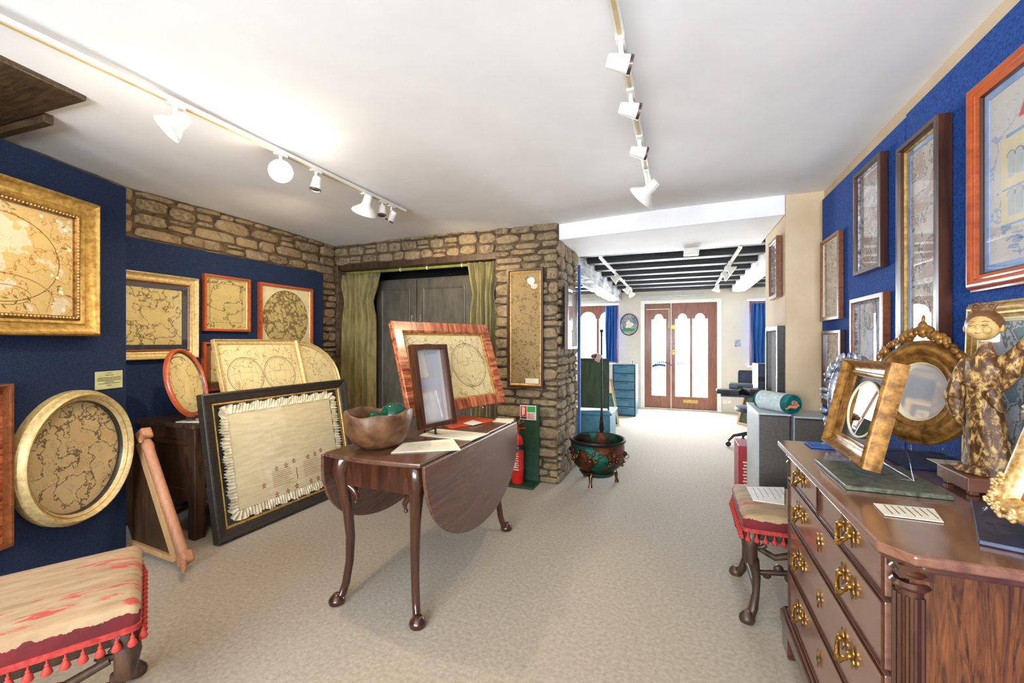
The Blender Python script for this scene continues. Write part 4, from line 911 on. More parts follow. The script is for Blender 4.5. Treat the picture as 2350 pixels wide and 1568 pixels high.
sheet('printed_sheet', 'grey printed leaflet lying on the velvet stool behind the chest', [(1712,1118), (1728,1150), (1800,1160), (1800,1120)], .513, 'label_white', lines=6, th=.003)
# ---------------------------------------------------------------- chest of drawers
cx, cyn, cyf, CH = .415, 1.10, 2.10, .86
cd = thing('chest_of_drawers', 'polished mahogany chest of drawers with brass handles along the right wall', 'chest of drawers', (.66, 1.6, 0)); fx_ = cx-.66; bx = .25; y0, y1 = cyn-1.6, cyf-1.6
tp = [(fx_-.03, y0+.02), (fx_+.015, y0-.03), (bx, y0-.03), (bx, y1+.03), (fx_+.0, y1+.03), (fx_-.03, y1+.0)]
b = MB(); b.prism(tp, CH-.022, CH); b.build('top', 'chest_top', cd, bevel=.006, segs=3)
b = MB(); b.prism([(x+(.014 if x < 0 else 0), y*(.985)) for x, y in tp], CH-.036, CH-.022); b.build('moulding', 'mahogany', cd, bevel=.005)
b = MB(); b.bb((fx_+.022, y0+.012, .12), (bx, y1-.012, CH-.036)); b.build('carcase', 'figured_mahogany', cd)
for y in (y0, y1):
    b = MB(); c_ = (fx_+.03, y+(.03 if y < 0 else -.03), 0); b.tube([(c_[0], c_[1], .15), (c_[0], c_[1], CH-.08)], .024, 20)
    for i in range(12): th = 2*math.pi*i/12; b.tube([(c_[0]+.025*math.cos(th), c_[1]+.025*math.sin(th), .19), (c_[0]+.025*math.cos(th), c_[1]+.025*math.sin(th), CH-.10)], .0042, 6)
    for z in (CH-.088, CH-.06, .155): b.tube([(c_[0], c_[1], z), (c_[0], c_[1], z+.008), (c_[0], c_[1], z+.016)], [.028, .034, .028], 20)
    b.box((c_[0], c_[1], CH-.048), (.056, .056, .026)); b.build('fluted_column', 'mahogany_v', cd, smooth=True)
b = MB(); b.bb((fx_-.018, y0-.02, .10), (bx, y1+.02, .15)); b.bb((fx_-.010, y0-.012, .15), (bx, y1+.012, .165)); b.build('plinth', 'mahogany', cd, bevel=.006)
for x in (fx_-.012, bx-.10):
    for y in (y0-.015, y1-.095): b = MB(); b.bb((x, y, 0), (x+.10, y+.11, .10)); b.build('bracket_foot', 'mahogany', cd, bevel=.008)
def handle_on(dr, y, z, s_=1):
    b = MB()
    for k in (-1, 1):
        b.prism([(.016*math.cos(t)*(1+.35*math.cos(3*t)), .024*math.sin(t)*(1+.3*math.cos(4*t))) for t in [2*math.pi*i/24 for i in range(24)]], 0, .003, (Vector((0,1,0)), Vector((0,0,1)), Vector((-1,0,0))), (fx_-.003, y+k*.036, z))
        b.ball((fx_-.010, y+k*.036, z), .009, 10)
    pts = [(fx_-.014-.010*math.sin(math.pi*i/12), y-.036+.072*i/12, z-.030*math.sin(math.pi*i/12)**.6-.004*math.cos(6*math.pi*i/12)) for i in range(13)]
    b.tube(pts, [.0045+.002*math.sin(math.pi*i/12) for i in range(13)], 8)
    b.ball((fx_-.025, y, z-.034), .007, 8); b.build('handle', 'brass', dr, smooth=True)
def escut(dr, y, z):
    b = MB(); b.prism([(.009*math.cos(t)*(1+.4*math.cos(4*t)), .027*math.sin(t)*(1+.25*math.cos(6*t))) for t in [2*math.pi*i/32 for i in range(32)]], 0, .004, (Vector((0,1,0)), Vector((0,0,1)), Vector((-1,0,0))), (fx_-.003, y, z)); b.mat(1); b.box((fx_-.0075, y, z), (.001, .003, .012)); b.build('escutcheon', ['brass', 'void'], dr)
def drawer(ya, yb, za, zb, hs, es=None):
    b = MB(); b.bb((fx_-.0, ya, za), (fx_+.03, yb, zb)); dr = b.build('drawer', 'chest_front', cd, bevel=.003)
    b = MB(); b.loop_sweep([(ya, za), (yb, za), (yb, zb), (ya, zb)], [(0,0),(0,.004),(.003,.0055),(.006,.004),(.006,0)]); b.v = [(fx_-z, y, x2) for y, x2, z in b.v]; b.build('cock_bead', 'mahogany', dr)
    for y in hs: handle_on(dr, y, (za+zb)/2+.012)
    if es is not None: escut(dr, es, (za+zb)/2+.0)
ya, yb = y0+.065, y1-.065; ms = 1.60-1.6+.03
drawer(ya, ms-.012, .725, .815, [1.377-1.6]); drawer(ms+.012, yb, .725, .815, [1.86-1.6])
drawer(ya, yb, .565, .712, [1.377-1.6, 1.86-1.6], .03); drawer(ya, yb, .37, .552, [1.377-1.6, 1.86-1.6], .03); drawer(ya, yb, .18, .357, [1.377-1.6, 1.86-1.6], .03)
b = MB(); b.bb((fx_+.012, y0+.06, .165), (fx_+.03, y1-.06, CH-.036)); b.build('front_rails', 'mahogany', cd)
# things on the chest
ct = CH+.001
def slab(label, pts, z, th, mat, name='stone_slab', cat='slab'):
    c_ = sum((Vector(p) for p in pts), Vector((0,0)))/len(pts); b = MB(); b.prism([(p[0]-c_.x, p[1]-c_.y) for p in pts], 0, th); o = b.build(name, mat, bevel=.002); o.location = (c_.x, c_.y, z); return tag(o, label, cat)
slab('green grey marble slab under the square gilt mirror on the chest', [(.437, 1.475), (.675, 1.475), (.675, 1.77), (.437, 1.77)], ct, .012, 'green_slate')
slab('dark blue slate slab at the near right end of the chest', [(.574, 1.175), (.842, 1.085), (.90, 1.37), (.699, 1.462)], ct, .010, 'blue_slate')
slab('dark blue folder lying under the oval gilt mirror on the chest', [(.69, 1.79), (.90, 1.79), (.90, 2.05), (.69, 2.05)], ct, .008, 'blue_baize', 'blue_folder', 'folder')
slab('white card lying on the dark blue folder by the wall', [(.80, 1.80), (.89, 1.80), (.89, 1.92), (.80, 1.92)], ct+.010, .002, 'paper', 'note_card', 'card')
slab('bright blue folder edge at the far end of the chest top', [(.48, 2.0), (.64, 2.0), (.64, 2.10), (.48, 2.10)], ct, .006, 'blue_curtain', 'blue_folder', 'folder')
sheet('price_card', 'cream printed card lying on the chest near the marble slab', [(2004,1157), (2030,1184), (2166,1201), (2143,1170)], CH+.001, 'paper', 'card', lines=7)
def oval_mirror(b, w, h, cur, z):
    rx, ry = w/2-cur-.012, h/2-cur-.012; b.mat(1); b.prism([(rx*math.cos(2*math.pi*i/48), h/2+ry*math.sin(2*math.pi*i/48)) for i in range(48)], z, z+.003)
    b.mat(2); b.loop_sweep([(rx*math.cos(2*math.pi*i/48), h/2+ry*math.sin(2*math.pi*i/48)) for i in range(48)], [(0,z),(0,z+.006),(.005,z+.006),(.005,z)]); return ['mirror', 'mount_cream']
picture('gilt_mirror', 'square gilt framed oval mirror leaning on a clear stand above the marble slab', face_mat((.53, 1.70, .905), (-1, 0), math.radians(12.5)), .37, .315, .055, .05, 'old_gold', 'dark_mount', prof='scoop', glass=False, art_extra=oval_mirror, cat='mirror')
stand(Vector((.53, 1.70, ct+.0125)), Vector((-1,0,0)), .24, .10, .03, 'clear acrylic stand holding the square gilt mirror', .1)
om = picture('oval_mirror', 'oval gilt mirror with carved leaf crest standing behind the square gilt mirror', face_mat((.77, 1.90, .925), (-.85, -.55), math.radians(9)), .33, .36, .078, .05, 'old_gold', 'dusty_mirror', prof='ridge', shape='oval', slip='mount_cream', slipw=.01, glass=False, cat='mirror')
b = MB(); rnd = random.Random(4)
for i in range(90):
    t = rnd.uniform(-1, 1); th = math.pi/2+t*.95; r = 1.0; x = .165*math.cos(th); y = .18+.18*math.sin(th)+(.03*(1-abs(t))**2)+rnd.uniform(-.006, .01); b.ball((x, y, .045+rnd.uniform(-.006, .01)), rnd.uniform(.007, .013)*(1.3-abs(t)*.6), 8, (1, 1.3, .7))
b.ball((0, .405, .045), .018, 10, (.8, 1.2, .6)); b.ball((0, .43, .045), .009, 8, (.6, 2, .6)); b.build('crest', 'old_gold', om, smooth=True)
stand(Vector((.78, 1.90, ct+.010)), Vector((-.85,-.55,0)).normalized(), .2, .09, .055, 'clear acrylic stand holding the oval gilt mirror', .08)
lf = picture('leaf_frame', 'silvery leaf carved oval frame peeping out behind the gilt mirrors', face_mat((.64, 2.10, ct+.008), (-.85, -.5), math.radians(5)), .21, .36, .04, .03, 'silver_leaf', 'garden_print', prof='round', shape='oval', cat='frame')
b = MB()
for i in range(70):
    th = rnd.uniform(0, 6.28); x = .105*math.cos(th); y = .18+.17*math.sin(th); b.ball((x, y, .03+rnd.uniform(-.004, .012)), .011, 8, (.7+abs(math.cos(th)), .7+abs(math.sin(th)), .6))
b.build('leaves', 'silver_leaf', lf, smooth=True)
# gilt frame leaning at the wall behind the statue
def garden(b, w, h, cur, z):
    b.mat(1)
    for x, t in ((-.10, .012), (-.06, .008), (.05, .012), (.12, .01)): b.bb((x, cur+.04, z), (x+t, h*.75, z+.001))
    return ['label_white']
picture('framed_print', 'gilt framed garden print leaning on the wall behind the clay figure', face_mat((.895, 1.53, CH+.012), (-1, 0), math.radians(1.5)), .70, .53, .05, .03, 'gold', 'garden_print', prof='ridge', slip='mount_cream', slipw=.014, art_extra=garden)
# ornate gilt frame on its stand at the right edge
og = picture('ornate_frame', 'ornate gilt frame with encrusted corners on a clear stand at the right edge', face_mat((.655, 1.14, .905), (-1, 0), math.radians(17)), .25, .30, .045, .03, 'gilt_white', 'old_gold', prof='round', glass=False, cat='frame')
for qx, qy in ((-1,0),(1,0),(-1,1),(1,1)):
    b = MB()
    for i in range(70):
        t = rnd.uniform(0, .075)**1; e_ = rnd.random() < .5
        x = qx*(.113-(t if e_ else rnd.uniform(-.012, .01))); y = qy*.30+(1-2*qy)*(.012+(rnd.uniform(-.01, .012) if e_ else t))
        b.ball((x, y, .027+rnd.uniform(0, .008)), rnd.uniform(.003, .006), 8)
    b.build('encrusting', 'gilt_white', og, smooth=True)
stand(Vector((.66, 1.15, ct+.0105)), Vector((-1,0,0)), .14, .08, .034, 'clear acrylic stand under the ornate gilt frame at the right edge', .06)
# ---------------------------------------------------------------- clay figure
fg = thing('clay_figure', 'painted clay figure of a robed woman with one arm raised on a wooden plinth', 'figurine', (.795, 1.605, ct))
b = MB(); b.bb((-.07, -.075, .012), (.07, .075, .05)); 
for x in (-.06, .04):
    for y in (-.065, .045): b.bb((x, y, 0), (x+.02, y+.02, .014))
b.build('plinth', 'plinth_wood', fg, bevel=.003)
fr = bpy.data.objects.new('figure_axis', None)
VR = Vector((.45, -.9, 0)).normalized(); VF = Vector((VR.y, -VR.x, 0))     # figure's right-hand-in-view axis and its facing axis
def V(a, f_, z): return VR*a+VF*f_+Vector((0,0,z))
def ell(b, rows, n=20):
    vs = []
    for (a, f_, z, ra, rf) in rows:
        for j in range(n): th = 2*math.pi*j/n; fl = 1+.05*math.sin(7*th)*(1 if z < .25 else 0); vs.append(V(a+ra*math.cos(th)*fl, f_+rf*math.sin(th)*fl, z))
    k = len(rows); b.add(vs, [(i*n+j, i*n+(j+1) % n, (i+1)*n+(j+1) % n, (i+1)*n+j) for i in range(k-1) for j in range(n)]+[tuple(range(n-1,-1,-1)), tuple((k-1)*n+j for j in range(n))])
b = MB()
ell(b, [(.015,0,.052,.062,.045), (.012,0,.075,.058,.042), (.010,0,.12,.047,.036), (.005,0,.18,.042,.034), (0,0,.235,.040,.034), (-.003,0,.275,.036,.030), (-.002,0,.30,.038,.031), (.0,0,.335,.043,.032), (.0,0,.365,.040,.028), (.003,0,.382,.024,.020), (.004,0,.40,.015,.015), (.004,0,.42,.014,.014)])
ell(b, [(-.025,-.01,.055,.034,.03), (-.03,-.01,.10,.022,.022), (-.034,-.005,.17,.018,.018), (-.038,0,.23,.020,.018)])
b.tube([V(-.035,0,.365), V(-.052,.004,.33), V(-.062,.01,.29), V(-.056,.018,.255)], [.018,.018,.016,.014], 12)       # arm held down inside its sleeve
b.tube([V(-.060,.01,.31), V(-.068,.008,.26), V(-.062,.004,.21), V(-.048,.0,.17)], [.016,.024,.02,.008], 12)          # hanging sleeve
b.tube([V(.036,0,.362), V(.062,.004,.372), V(.084,.006,.398), V(.104,.006,.425), V(.122,.004,.437)], [.018,.017,.014,.012,.009], 12)  # raised arm
b.tube([V(.075,.004,.385), V(.064,.0,.34), V(.045,0,.30), V(.02,.012,.265)], [.016,.02,.014,.005], 12)              # sleeve falling from the raised arm
b.tube([V(.03,.02,.285), V(.045,.02,.25), V(.058,.016,.23)], [.018,.014,.006], 12)                                   # sash end
b.tube([V(-.038,.012,.30), V(0,.032,.297), V(.038,.012,.31)], .009, 10); b.tube([V(-.03,.01,.375), V(-.005,.03,.345), V(.03,.012,.37)], .006, 8)
b.ball(V(.02,.035,.062), .022, 12, (1.2,1.2,.7)); b.ball(V(-.035,.03,.06), .016, 12, (1.2,1.2,.7))
b.lathe([(.055,.050), (.062,.055), (.05,.068)], (0,0,0), 20)
o = b.build('body', 'robe_paint', fg, smooth=True); r_ = o.modifiers.new('blend', 'REMESH'); r_.mode = 'VOXEL'; r_.voxel_size = .0026; r_.use_smooth_shade = True; sm_ = o.modifiers.new('soft', 'SMOOTH'); sm_.iterations = 4
b = MB(); hc = V(.002, .004, .462)
b.ball(hc, .038, 28, (.92, .95, 1.08)); hf = Vector((-.66, -.75, 0)).normalized(); hr = Vector((-hf.y, hf.x, 0))
b.ball(hc+hf*.020+Vector((0,0,-.016)), .023, 16); b.ball(hc+hf*.0375+Vector((0,0,-.004)), .0065, 10, (1,1,1.2)); b.ball(hc+hf*.035-hr*.015+Vector((0,0,-.012)), .011, 10); b.ball(hc+hf*.035*.95+hr*.015+Vector((0,0,-.012)), .011, 10)
b.ball(hc+hf*.0385+Vector((0,0,-.0185)), .0055, 10, (1,1,.45)); b.ball(hc+hf*.038+Vector((0,0,-.0235)), .005, 10, (1,1,.5))
for s_ in (-1, 1): b.ball(hc+hr*s_*.036+Vector((0,0,-.006)), .009, 10, (.6,.6,1.3)); b.ball(hc+hf*.0335+hr*s_*.013+Vector((0,0,.003)), .0055, 10, (1,1,.55))
o = b.build('head', 'face_clay', fg, smooth=True); r_ = o.modifiers.new('blend', 'REMESH'); r_.mode = 'VOXEL'; r_.voxel_size = .0016; r_.use_smooth_shade = True; sm_ = o.modifiers.new('soft', 'SMOOTH'); sm_.iterations = 3
b = MB()
for s_ in (-1, 1): b.tube([hc+hf*.0385+hr*(s_*.013-.006)+Vector((0,0,.002)), hc+hf*.040+hr*s_*.013+Vector((0,0,.0005)), hc+hf*.0375+hr*(s_*.013+.006)+Vector((0,0,.002))], .0011, 6); b.tube([hc+hf*.0375+hr*(s_*.014-.007)+Vector((0,0,.011)), hc+hf*.0375+hr*s_*.014+Vector((0,0,.013)), hc+hf*.035+hr*(s_*.014+.007)+Vector((0,0,.011))], .0008, 6)
b.tube([hc+hf*.0405-hr*.007+Vector((0,0,-.0195)), hc+hf*.0435+Vector((0,0,-.021)), hc+hf*.0405+hr*.007+Vector((0,0,-.0195))], .0009, 6); b.build('features', 'hair_clay', fg, smooth=True)
b = MB(); b.ball(hc-hf*.007+Vector((0,0,.006)), .040, 24, (.97, 1, 1.02)); b.ball(hc+Vector((0,0,.046))-hf*.003, .013, 14)
for s_ in (-1, 1): b.tube([hc+Vector((0,0,.05)), hc+hr*s_*.012+Vector((0,0,.064)), hc+hr*s_*.026+Vector((0,0,.060)), hc+hr*s_*.02+Vector((0,0,.048)), hc+Vector((0,0,.05))], .0055, 8) 
o = b.build('hair', 'hair_clay', fg, smooth=True); r_ = o.modifiers.new('blend', 'REMESH'); r_.mode = 'VOXEL'; r_.voxel_size = .002; r_.use_smooth_shade = True
b = MB(); hb = V(.128, .003, .441); b.ball(hb, .010, 12, (1.2,1,.8))
for k in range(4): b.tube([hb+V((k-1.5)*.001, (k-1.5)*.0045, 0), hb+V(.012, (k-1.5)*.0055, .003), hb+V(.022-.002*abs(k-1.5), (k-1.5)*.006, .001-.002*k)], [.003, .0027, .002], 8)
b.tube([hb+V(-.002,.007,.003), hb+V(.006,.011,.009), hb+V(.012,.011,.012)], [.0032,.0028,.002], 8); b.build('hand', 'hair_clay', fg, smooth=True)
bpy.data.objects.remove(fr)
# ---------------------------------------------------------------- pictures on the right wall
RW = .911
xpic(RW, .028, 1882, 1924, 557, 738, 1882, sgn=-1, name='framed_sampler', label='brown framed pale sampler hanging upper of the two beside the cream pier', fw=.022, fmat='brown_frame', art='sampler_a', slip='mount_cream', slipw=.008)
xpic(RW, .03, 1885, 1927, 760, 925, 1885, sgn=-1, name='framed_sampler', label='dark framed lettered sampler, lower of the two beside the cream pier', fw=.022, fmat='walnut_frame', art='sampler_b')
xpic(RW, .035, 1958, 2018, 405, 635, 1958, sgn=-1, name='framed_sampler', label='dark framed sampler hanging high between the pier pair and the tall sampler', fw=.022, fmat='walnut_frame', art='sampler_c', slip='silver_leaf', slipw=.006)
def roundel(b, w, h, cur, z):
    b.mat(1); b.prism([(.075*math.cos(2*math.pi*i/40), h*.76+.075*math.sin(2*math.pi*i/40)) for i in range(40)], z, z+.0008); b.mat(2); ring(b, 0, h*.76, .078, .078, z+.001, .002); return ['sampler_c', 'ink']
xpic(RW, .035, 1950, 2024, 688, 850, 1950, sgn=-1, name='framed_print', label='brown framed pale print with a round picture below the dark framed sampler', fw=.026, fmat='brown_frame', art='print_pale', slip='silver_leaf', slipw=.01, art_extra=roundel)
xpic(RW, .045, 2056, 2150, 345, 905, 2056, sgn=-1, name='framed_sampler', label='very tall narrow framed sampler reflecting the shop window, centre of the right wall', fw=.022, fmat='walnut_frame', art='sampler_c', slip='gold', slipw=.008, mount='mount_blue', mw=.02)
def facade(b, w, h, cur, z):
    x0 = -w/2+cur; X = lambda t: x0+.05+t*(w-2*cur-.08)
    b.mat(1); b.bb((X(0), h*.28, z), (X(1), h*.66, z+.0008)); b.mat(2); b.bb((X(.06), h*.66, z), (X(1), h*.675, z+.0012)); b.bb((X(0.02), h*.43, z), (X(1), h*.437, z+.0012)); b.bb((X(0), h*.27, z), (X(1), h*.28, z+.0012))
    for r_ in (.31, .48):
        for k in range(10):
            x = X(.12+k*.09); b.mat(3); ww = .014; b.add([(x-ww, h*r_, z+.001), (x+ww, h*r_, z+.001), (x+ww, h*(r_+.09), z+.001)]+[(x+ww*math.cos(t), h*(r_+.09)+ww*math.sin(t), z+.001) for t in (.5, 1, 1.57, 2.1, 2.6)]+[(x-ww, h*(r_+.09), z+.001)], [tuple(range(9))])
            b.mat(2); ring(b, x, h*(r_+.09), ww*1.2, ww*1.2, z+.001, .0012, 12, 0, math.pi)
    b.mat(4); b.add([(X(.2), h*.72, z+.001), (X(1), h*.72, z+.001), (X(1), h*.86, z+.001), (X(.35), h*.86, z+.001)], [(0,1,2,3)]); b.mat(2)
    rnd = random.Random(6)
    for k in range(26): x = X(rnd.uniform(.1, 1)); y = h*rnd.uniform(.12, .26); b.box((x, y, z+.0008), (rnd.uniform(.01, .05), .004, .001), Matrix.Rotation(rnd.uniform(-.5, .5), 3, 'Z'))
    return ['mount_cream', 'mount_blue', 'light_box', 'label_red']
xpic(RW, .04, 2210, 2620, 210, 672, 2210, sgn=-1, name='framed_picture', label='large chestnut framed embroidered palace facade at the upper right edge', fw=.05, fmat='red_frame', art='facade_sky', prof='ridge', slip='walnut_frame', slipw=.008, mount='mount_blue', mw=.02, art_extra=facade)
# pictures on the two jambs of the opening
xpic(PX1+.03, .03, 1303, 1325, 655, 802, 1303, name='wall_mirror', label='narrow dark framed mirror on the left jamb of the opening reflecting the window', fw=.028, fmat='walnut_frame', art='dusty_mirror', glass=False, cat='mirror')
JX = .71
xpic(JX, .035, 1764, 1782, 560, 690, 1764, sgn=-1, name='framed_picture', label='brown framed picture high on the right jamb of the opening', fw=.03, fmat='brown_frame', art='print_pale', slip='silver_leaf', slipw=.01)
xpic(JX, .045, 1757, 1784, 752, 960, 1757, sgn=-1, name='wall_mirror', label='black framed mirror low on the right jamb of the opening above the grey box files', fw=.035, fmat='black_frame', art='dusty_mirror', glass=False, cat='mirror')
# ---------------------------------------------------------------- ceiling tracks and spotlights
def track(label, x, y0, y1, z, n):
    t = thing('lighting_track', label, 'lighting track', (x, (y0+y1)/2, z)); h_ = (y1-y0)/2
    b = MB(); b.bb((-.018, -h_, -.020), (.018, h_, 0)); b.build('rail', 'white_enamel', t, bevel=.003)
    b = MB(); b.bb((-.006, -h_+.01, -.0225), (.006, h_-.01, -.020)); b.build('slot', 'track_gold', t); return t
CZ = CEIL-.025
track('long white ceiling lighting track on the left side of the room', -2.04, -.9, 2.87, CZ, 1)
track('white and brass ceiling lighting track in the middle of the room', -.188, -.4, 2.95, CZ, 1)
def spot(label, at, aim, kind, lit=None, arm=.06, group=None):
    at = Vector(at); s = thing('spotlight', label, 'spotlight', at, group='spotlights on the front room tracks' if at.y > 4 else 'spotlights on the main room tracks'); z0 = -.0
    b = MB(); b.bb((-.016, -.035, -.032), (.016, .035, -.020)); b.build('adapter', 'white_enamel', s, bevel=.003)
    b = MB(); b.tube([(0,0,-.03), (0,0,-.03-arm*.5), (.008,0,-.03-arm)], .009, 10); b.build('arm', 'white_enamel', s, smooth=True)
    hd = Vector((.0, 0, -.045-arm)); R = Vector(aim).normalized().to_track_quat('Z', 'Y').to_matrix()
    b = MB()
    if kind == 'dish': pr = [(.016,-.085),(.026,-.08),(.030,-.03),(.034,-.01),(.05,.005),(.085,.035),(.088,.05),(.083,.05),(.05,.015),(.02,.005)]
    elif kind == 'bell': pr = [(.016,-.07),(.028,-.065),(.034,-.04),(.040,0),(.055,.02),(.066,.045),(.066,.052),(.058,.050),(.04,.03),(.02,.02)]
    else: pr = [(.020,-.06),(.028,-.055),(.032,-.02),(.037,.02),(.038,.045),(.034,.045),(.03,.03),(.028,.02)]
    ks = {'cone': .82, 'bell': .88, 'dish': 1}[kind]; pr = [(a_*ks, c_*ks) for a_, c_ in pr]
    b.lathe(pr, hd, 28, R); b.build('shade', 'white_enamel', s, smooth=True)
    rr = {'dish': .045, 'bell': .048, 'cone': .025}[kind]; zz = {'dish': .02, 'bell': .035, 'cone': .030}[kind]
    b = MB(); b.lathe([(rr, zz), (rr*.98, zz+.003), (rr*.5, zz+.006), (.002, zz+.007)], hd, 24, R); b.build('bulb', lit or 'lamp_dark', s, smooth=True)
    if kind != 'dish':
        b = MB(); b.lathe([(a_*ks, c_*ks) for a_, c_ in ([(.0375,.032),(.0395,.032),(.0395,.046),(.0375,.046)] if kind == 'cone' else [(.064,.040),(.069,.042),(.069,.052),(.064,.052)])], hd, 24, R, closed=True); b.build('rim', 'lamp_dark' if kind == 'cone' else 'white_enamel', s, smooth=True)
    return at+hd+R @ Vector((0,0,zz+.02))
def tr(px, py, x): p = on_z(px, py, CZ-.02); return (x, p.y, CZ)
warm = (1, .76, .46)
p = spot('lit white bell spotlight nearest on the left track', tr(415, 236, -2.04), (-.42, -.62, -.75), 'bell', 'lamp_on')
light('POINT', 'lamp_glow', p+Vector((-.02,-.04,-.05)), (0,0,0), .8, (1,.9,.74), .05)
light('SPOT', 'spot_lamp', p, (-2.9, 1.2, 1.0), 22, warm, .03, angle=math.radians(95), blend=.7)
p = spot('glaring lit spotlight aimed at the camera on the left track', tr(650, 352, -2.04), (.75, -.62, -.62), 'bell', 'lamp_hot')
light('POINT', 'lamp_glow', p+Vector((.05,-.05,-.06)), (0,0,0), 3, (1,.9,.74), .05)
light('SPOT', 'spot_lamp', p, (-1.2, 1.2, .3), 40, warm, .03, angle=math.radians(110), blend=.8)
spot('unlit cone spotlight pointing down beside the glaring lamp', tr(722, 392, -2.04), (-.12, -.1, -1), 'cone')
spot('wide white dish spotlight hanging near the far end of the left track', tr(822, 448, -2.04), (-.45, .2, -.75), 'dish')
light('SPOT', 'spot_lamp', (-2.12, 2.35, 2.12), (-3.5, 2.5, 1.3), 46, warm, .03, angle=math.radians(115), blend=.8)
spot('small cone spotlight between the wide dish and the end of the left track', tr(862, 465, -2.04), (.1, -.2, -1), 'cone', arm=.05)
spot('chrome faced cone spotlight last at the far end of the left track', tr(888, 474, -2.04), (-.5, -.1, -.8), 'cone')
light('SPOT', 'spot_lamp', (-2.05, 2.75, 2.15), (-1.9, 4.0, 1.4), 46, warm, .03, angle=math.radians(105), blend=.8)
for px, py, lb in ((1425, 95, 'beige cone spotlight nearest on the middle track'), (1443, 212, 'beige cone spotlight second from the near end of the middle track'), (1456, 318, 'small beige cone spotlight third on the middle track')):
    spot(lb, tr(px, py, -.188), (1, .30, -.25), 'cone', arm=.05)
spot('wide dish spotlight hanging at the far end of the middle track', tr(1471, 395, -.188), (-.75, .3, -.62), 'dish', arm=.10)
light('SPOT', 'spot_lamp', (-.27, 2.7, 2.15), (-1.2, 2.1, .8), 30, warm, .03, angle=math.radians(100), blend=.8)
def ftrack(label, x, y0, y1, heads):
    t = thing('lighting_track', label, 'lighting track', (x, (y0+y1)/2, 2.20)); h_ = (y1-y0)/2
    b = MB(); b.bb((-.016, -h_, -.02), (.016, h_, 0)); b.build('rail', 'white_enamel', t)
    b = MB()
    for k in range(4): yy = -h_+.1+k*(2*h_-.2)/3; b.bb((-.008, yy, 0), (.008, yy+.02, .036))
    b.build('hanger', 'white_enamel', t)
    for y, sx, lb in heads: spot(lb, (x, y, 2.20), (sx, -.1, -.7), 'bell', arm=.03)
ftrack('white track on the left of the front room ceiling', -.80, 4.66, 7.9, [(5.9, -1, 'chrome spotlight mid way along the front room left track'), (7.2, -.6, 'spotlight further along the front room left track'), (7.8, .4, 'spotlight at the far end of the front room left track')])
ftrack('white track on the right of the front room ceiling', .545, 4.66, 7.6, [(5.6, 1, 'chrome spotlight facing right on the front room right track'), (6.1, .9, 'second spotlight facing right on the front room right track'), (7.5, -.2, 'spotlight at the far end of the front room right track')])
b = MB(); b.bb((-.07, -.04, -.07), (.07, .04, 0)); b.ball((.055, -.03, -.035), .02, 10); o = b.build('alarm_box', 'white_enamel', bevel=.006); q = on_z(1587, 572, 2.16); o.location = (q.x, 4.58, 2.199); tag(o, 'white alarm sensor box under the ceiling of the opening', 'sensor')
# ---------------------------------------------------------------- floor cauldron
q = on_z(1366, 1100, 0); cl = thing('metal_cauldron', 'round embossed metal cauldron on claw feet standing in the opening', 'planter', (-.70, 3.93, 0))
b = MB(); b.lathe([(.02,.075),(.14,.075),(.15,.085),(.155,.11),(.15,.12),(.17,.13),(.21,.17),(.235,.22),(.243,.27),(.24,.33),(.236,.375),(.245,.385),(.25,.395),(.245,.403),(.232,.398),(.226,.37),(.23,.28),(.21,.2),(.15,.13),(.02,.12)], n=56); b.build('body', 'cauldron_body', cl, smooth=True)
rnd = random.Random(12)
for k in range(5):
    b = MB(); a0 = math.radians(-150+k*48+10)
    for i in range(16): th = a0+rnd.gauss(0, .12); z = .25+rnd.gauss(0, .035); r = .238 if z > .2 else .22; b.ball((r*math.cos(th), r*math.sin(th), z), rnd.uniform(.008, .017), 8, (1,1,1))
    b.build('relief', 'cauldron', cl, smooth=True)
b = MB(); b.lathe([(.236,.365),(.252,.385),(.254,.395),(.248,.404),(.236,.40)], n=56, closed=True); b.lathe([(.152,.10),(.163,.105),(.163,.115),(.152,.12)], n=48, closed=True); b.build('rim', 'iron', cl, smooth=True)
for th in (20, 140, 260):
    t = math.radians(th); c_ = Vector((.15*math.cos(t), .15*math.sin(t), 0)); b = MB(); b.tube([c_*1.0+Vector((0,0,.11)), c_*1.12+Vector((0,0,.08)), c_*1.15+Vector((0,0,.04)), c_*1.18+Vector((0,0,.0))], [.022,.018,.012,.02], 10); b.build('foot', 'cauldron', cl, smooth=True)
for t in (0, math.pi):
    b = MB(); c_ = Vector((.245*math.cos(t), .245*math.sin(t), .28)); b.lathe([(.02,-.004),(.026,-.004),(.026,.004),(.02,.004)], c_+Vector((.01*math.cos(t),0,-.02)), 16, Matrix.Rotation(math.pi/2, 3, 'X'), closed=True); b.ball(c_, .022, 10); b.build('ring_handle', 'iron', cl, smooth=True)
# ---------------------------------------------------------------- grey box files, wrapped roll, red box
def boxunit(label, x0, x1, y0, y1, h):
    r = thing('grey_cabinet', label, 'cabinet', ((x0+x1)/2, (y0+y1)/2, 0)); hx_, hy_ = (x1-x0)/2, (y1-y0)/2
    b = MB(); b.bb((-hx_, -hy_+.012, 0), (hx_, hy_, h-.012)); b.build('body', 'light_box', r, bevel=.004)
    b = MB(); b.bb((-hx_+.004, -hy_, .01), (hx_-.004, -hy_+.011, h-.014)); b.build('door', 'grey_box', r, bevel=.003)
    b = MB(); b.bb((-hx_-.004, -hy_-.006, h-.012), (hx_+.004, hy_, h)); b.build('lid', 'light_box', r, bevel=.002)
    b = MB()
    for k in range(int((2*hx_-.02)/.012)): b.box((-hx_+.014+k*.012, -hy_-.004, h-.017), (.006, .006, .008))
    b.build('ridge', 'black_plastic', r)
boxunit('pale grey floor cabinet with grey door, left one under the wrapped roll', .495, .678, 3.30, 3.84, .80)
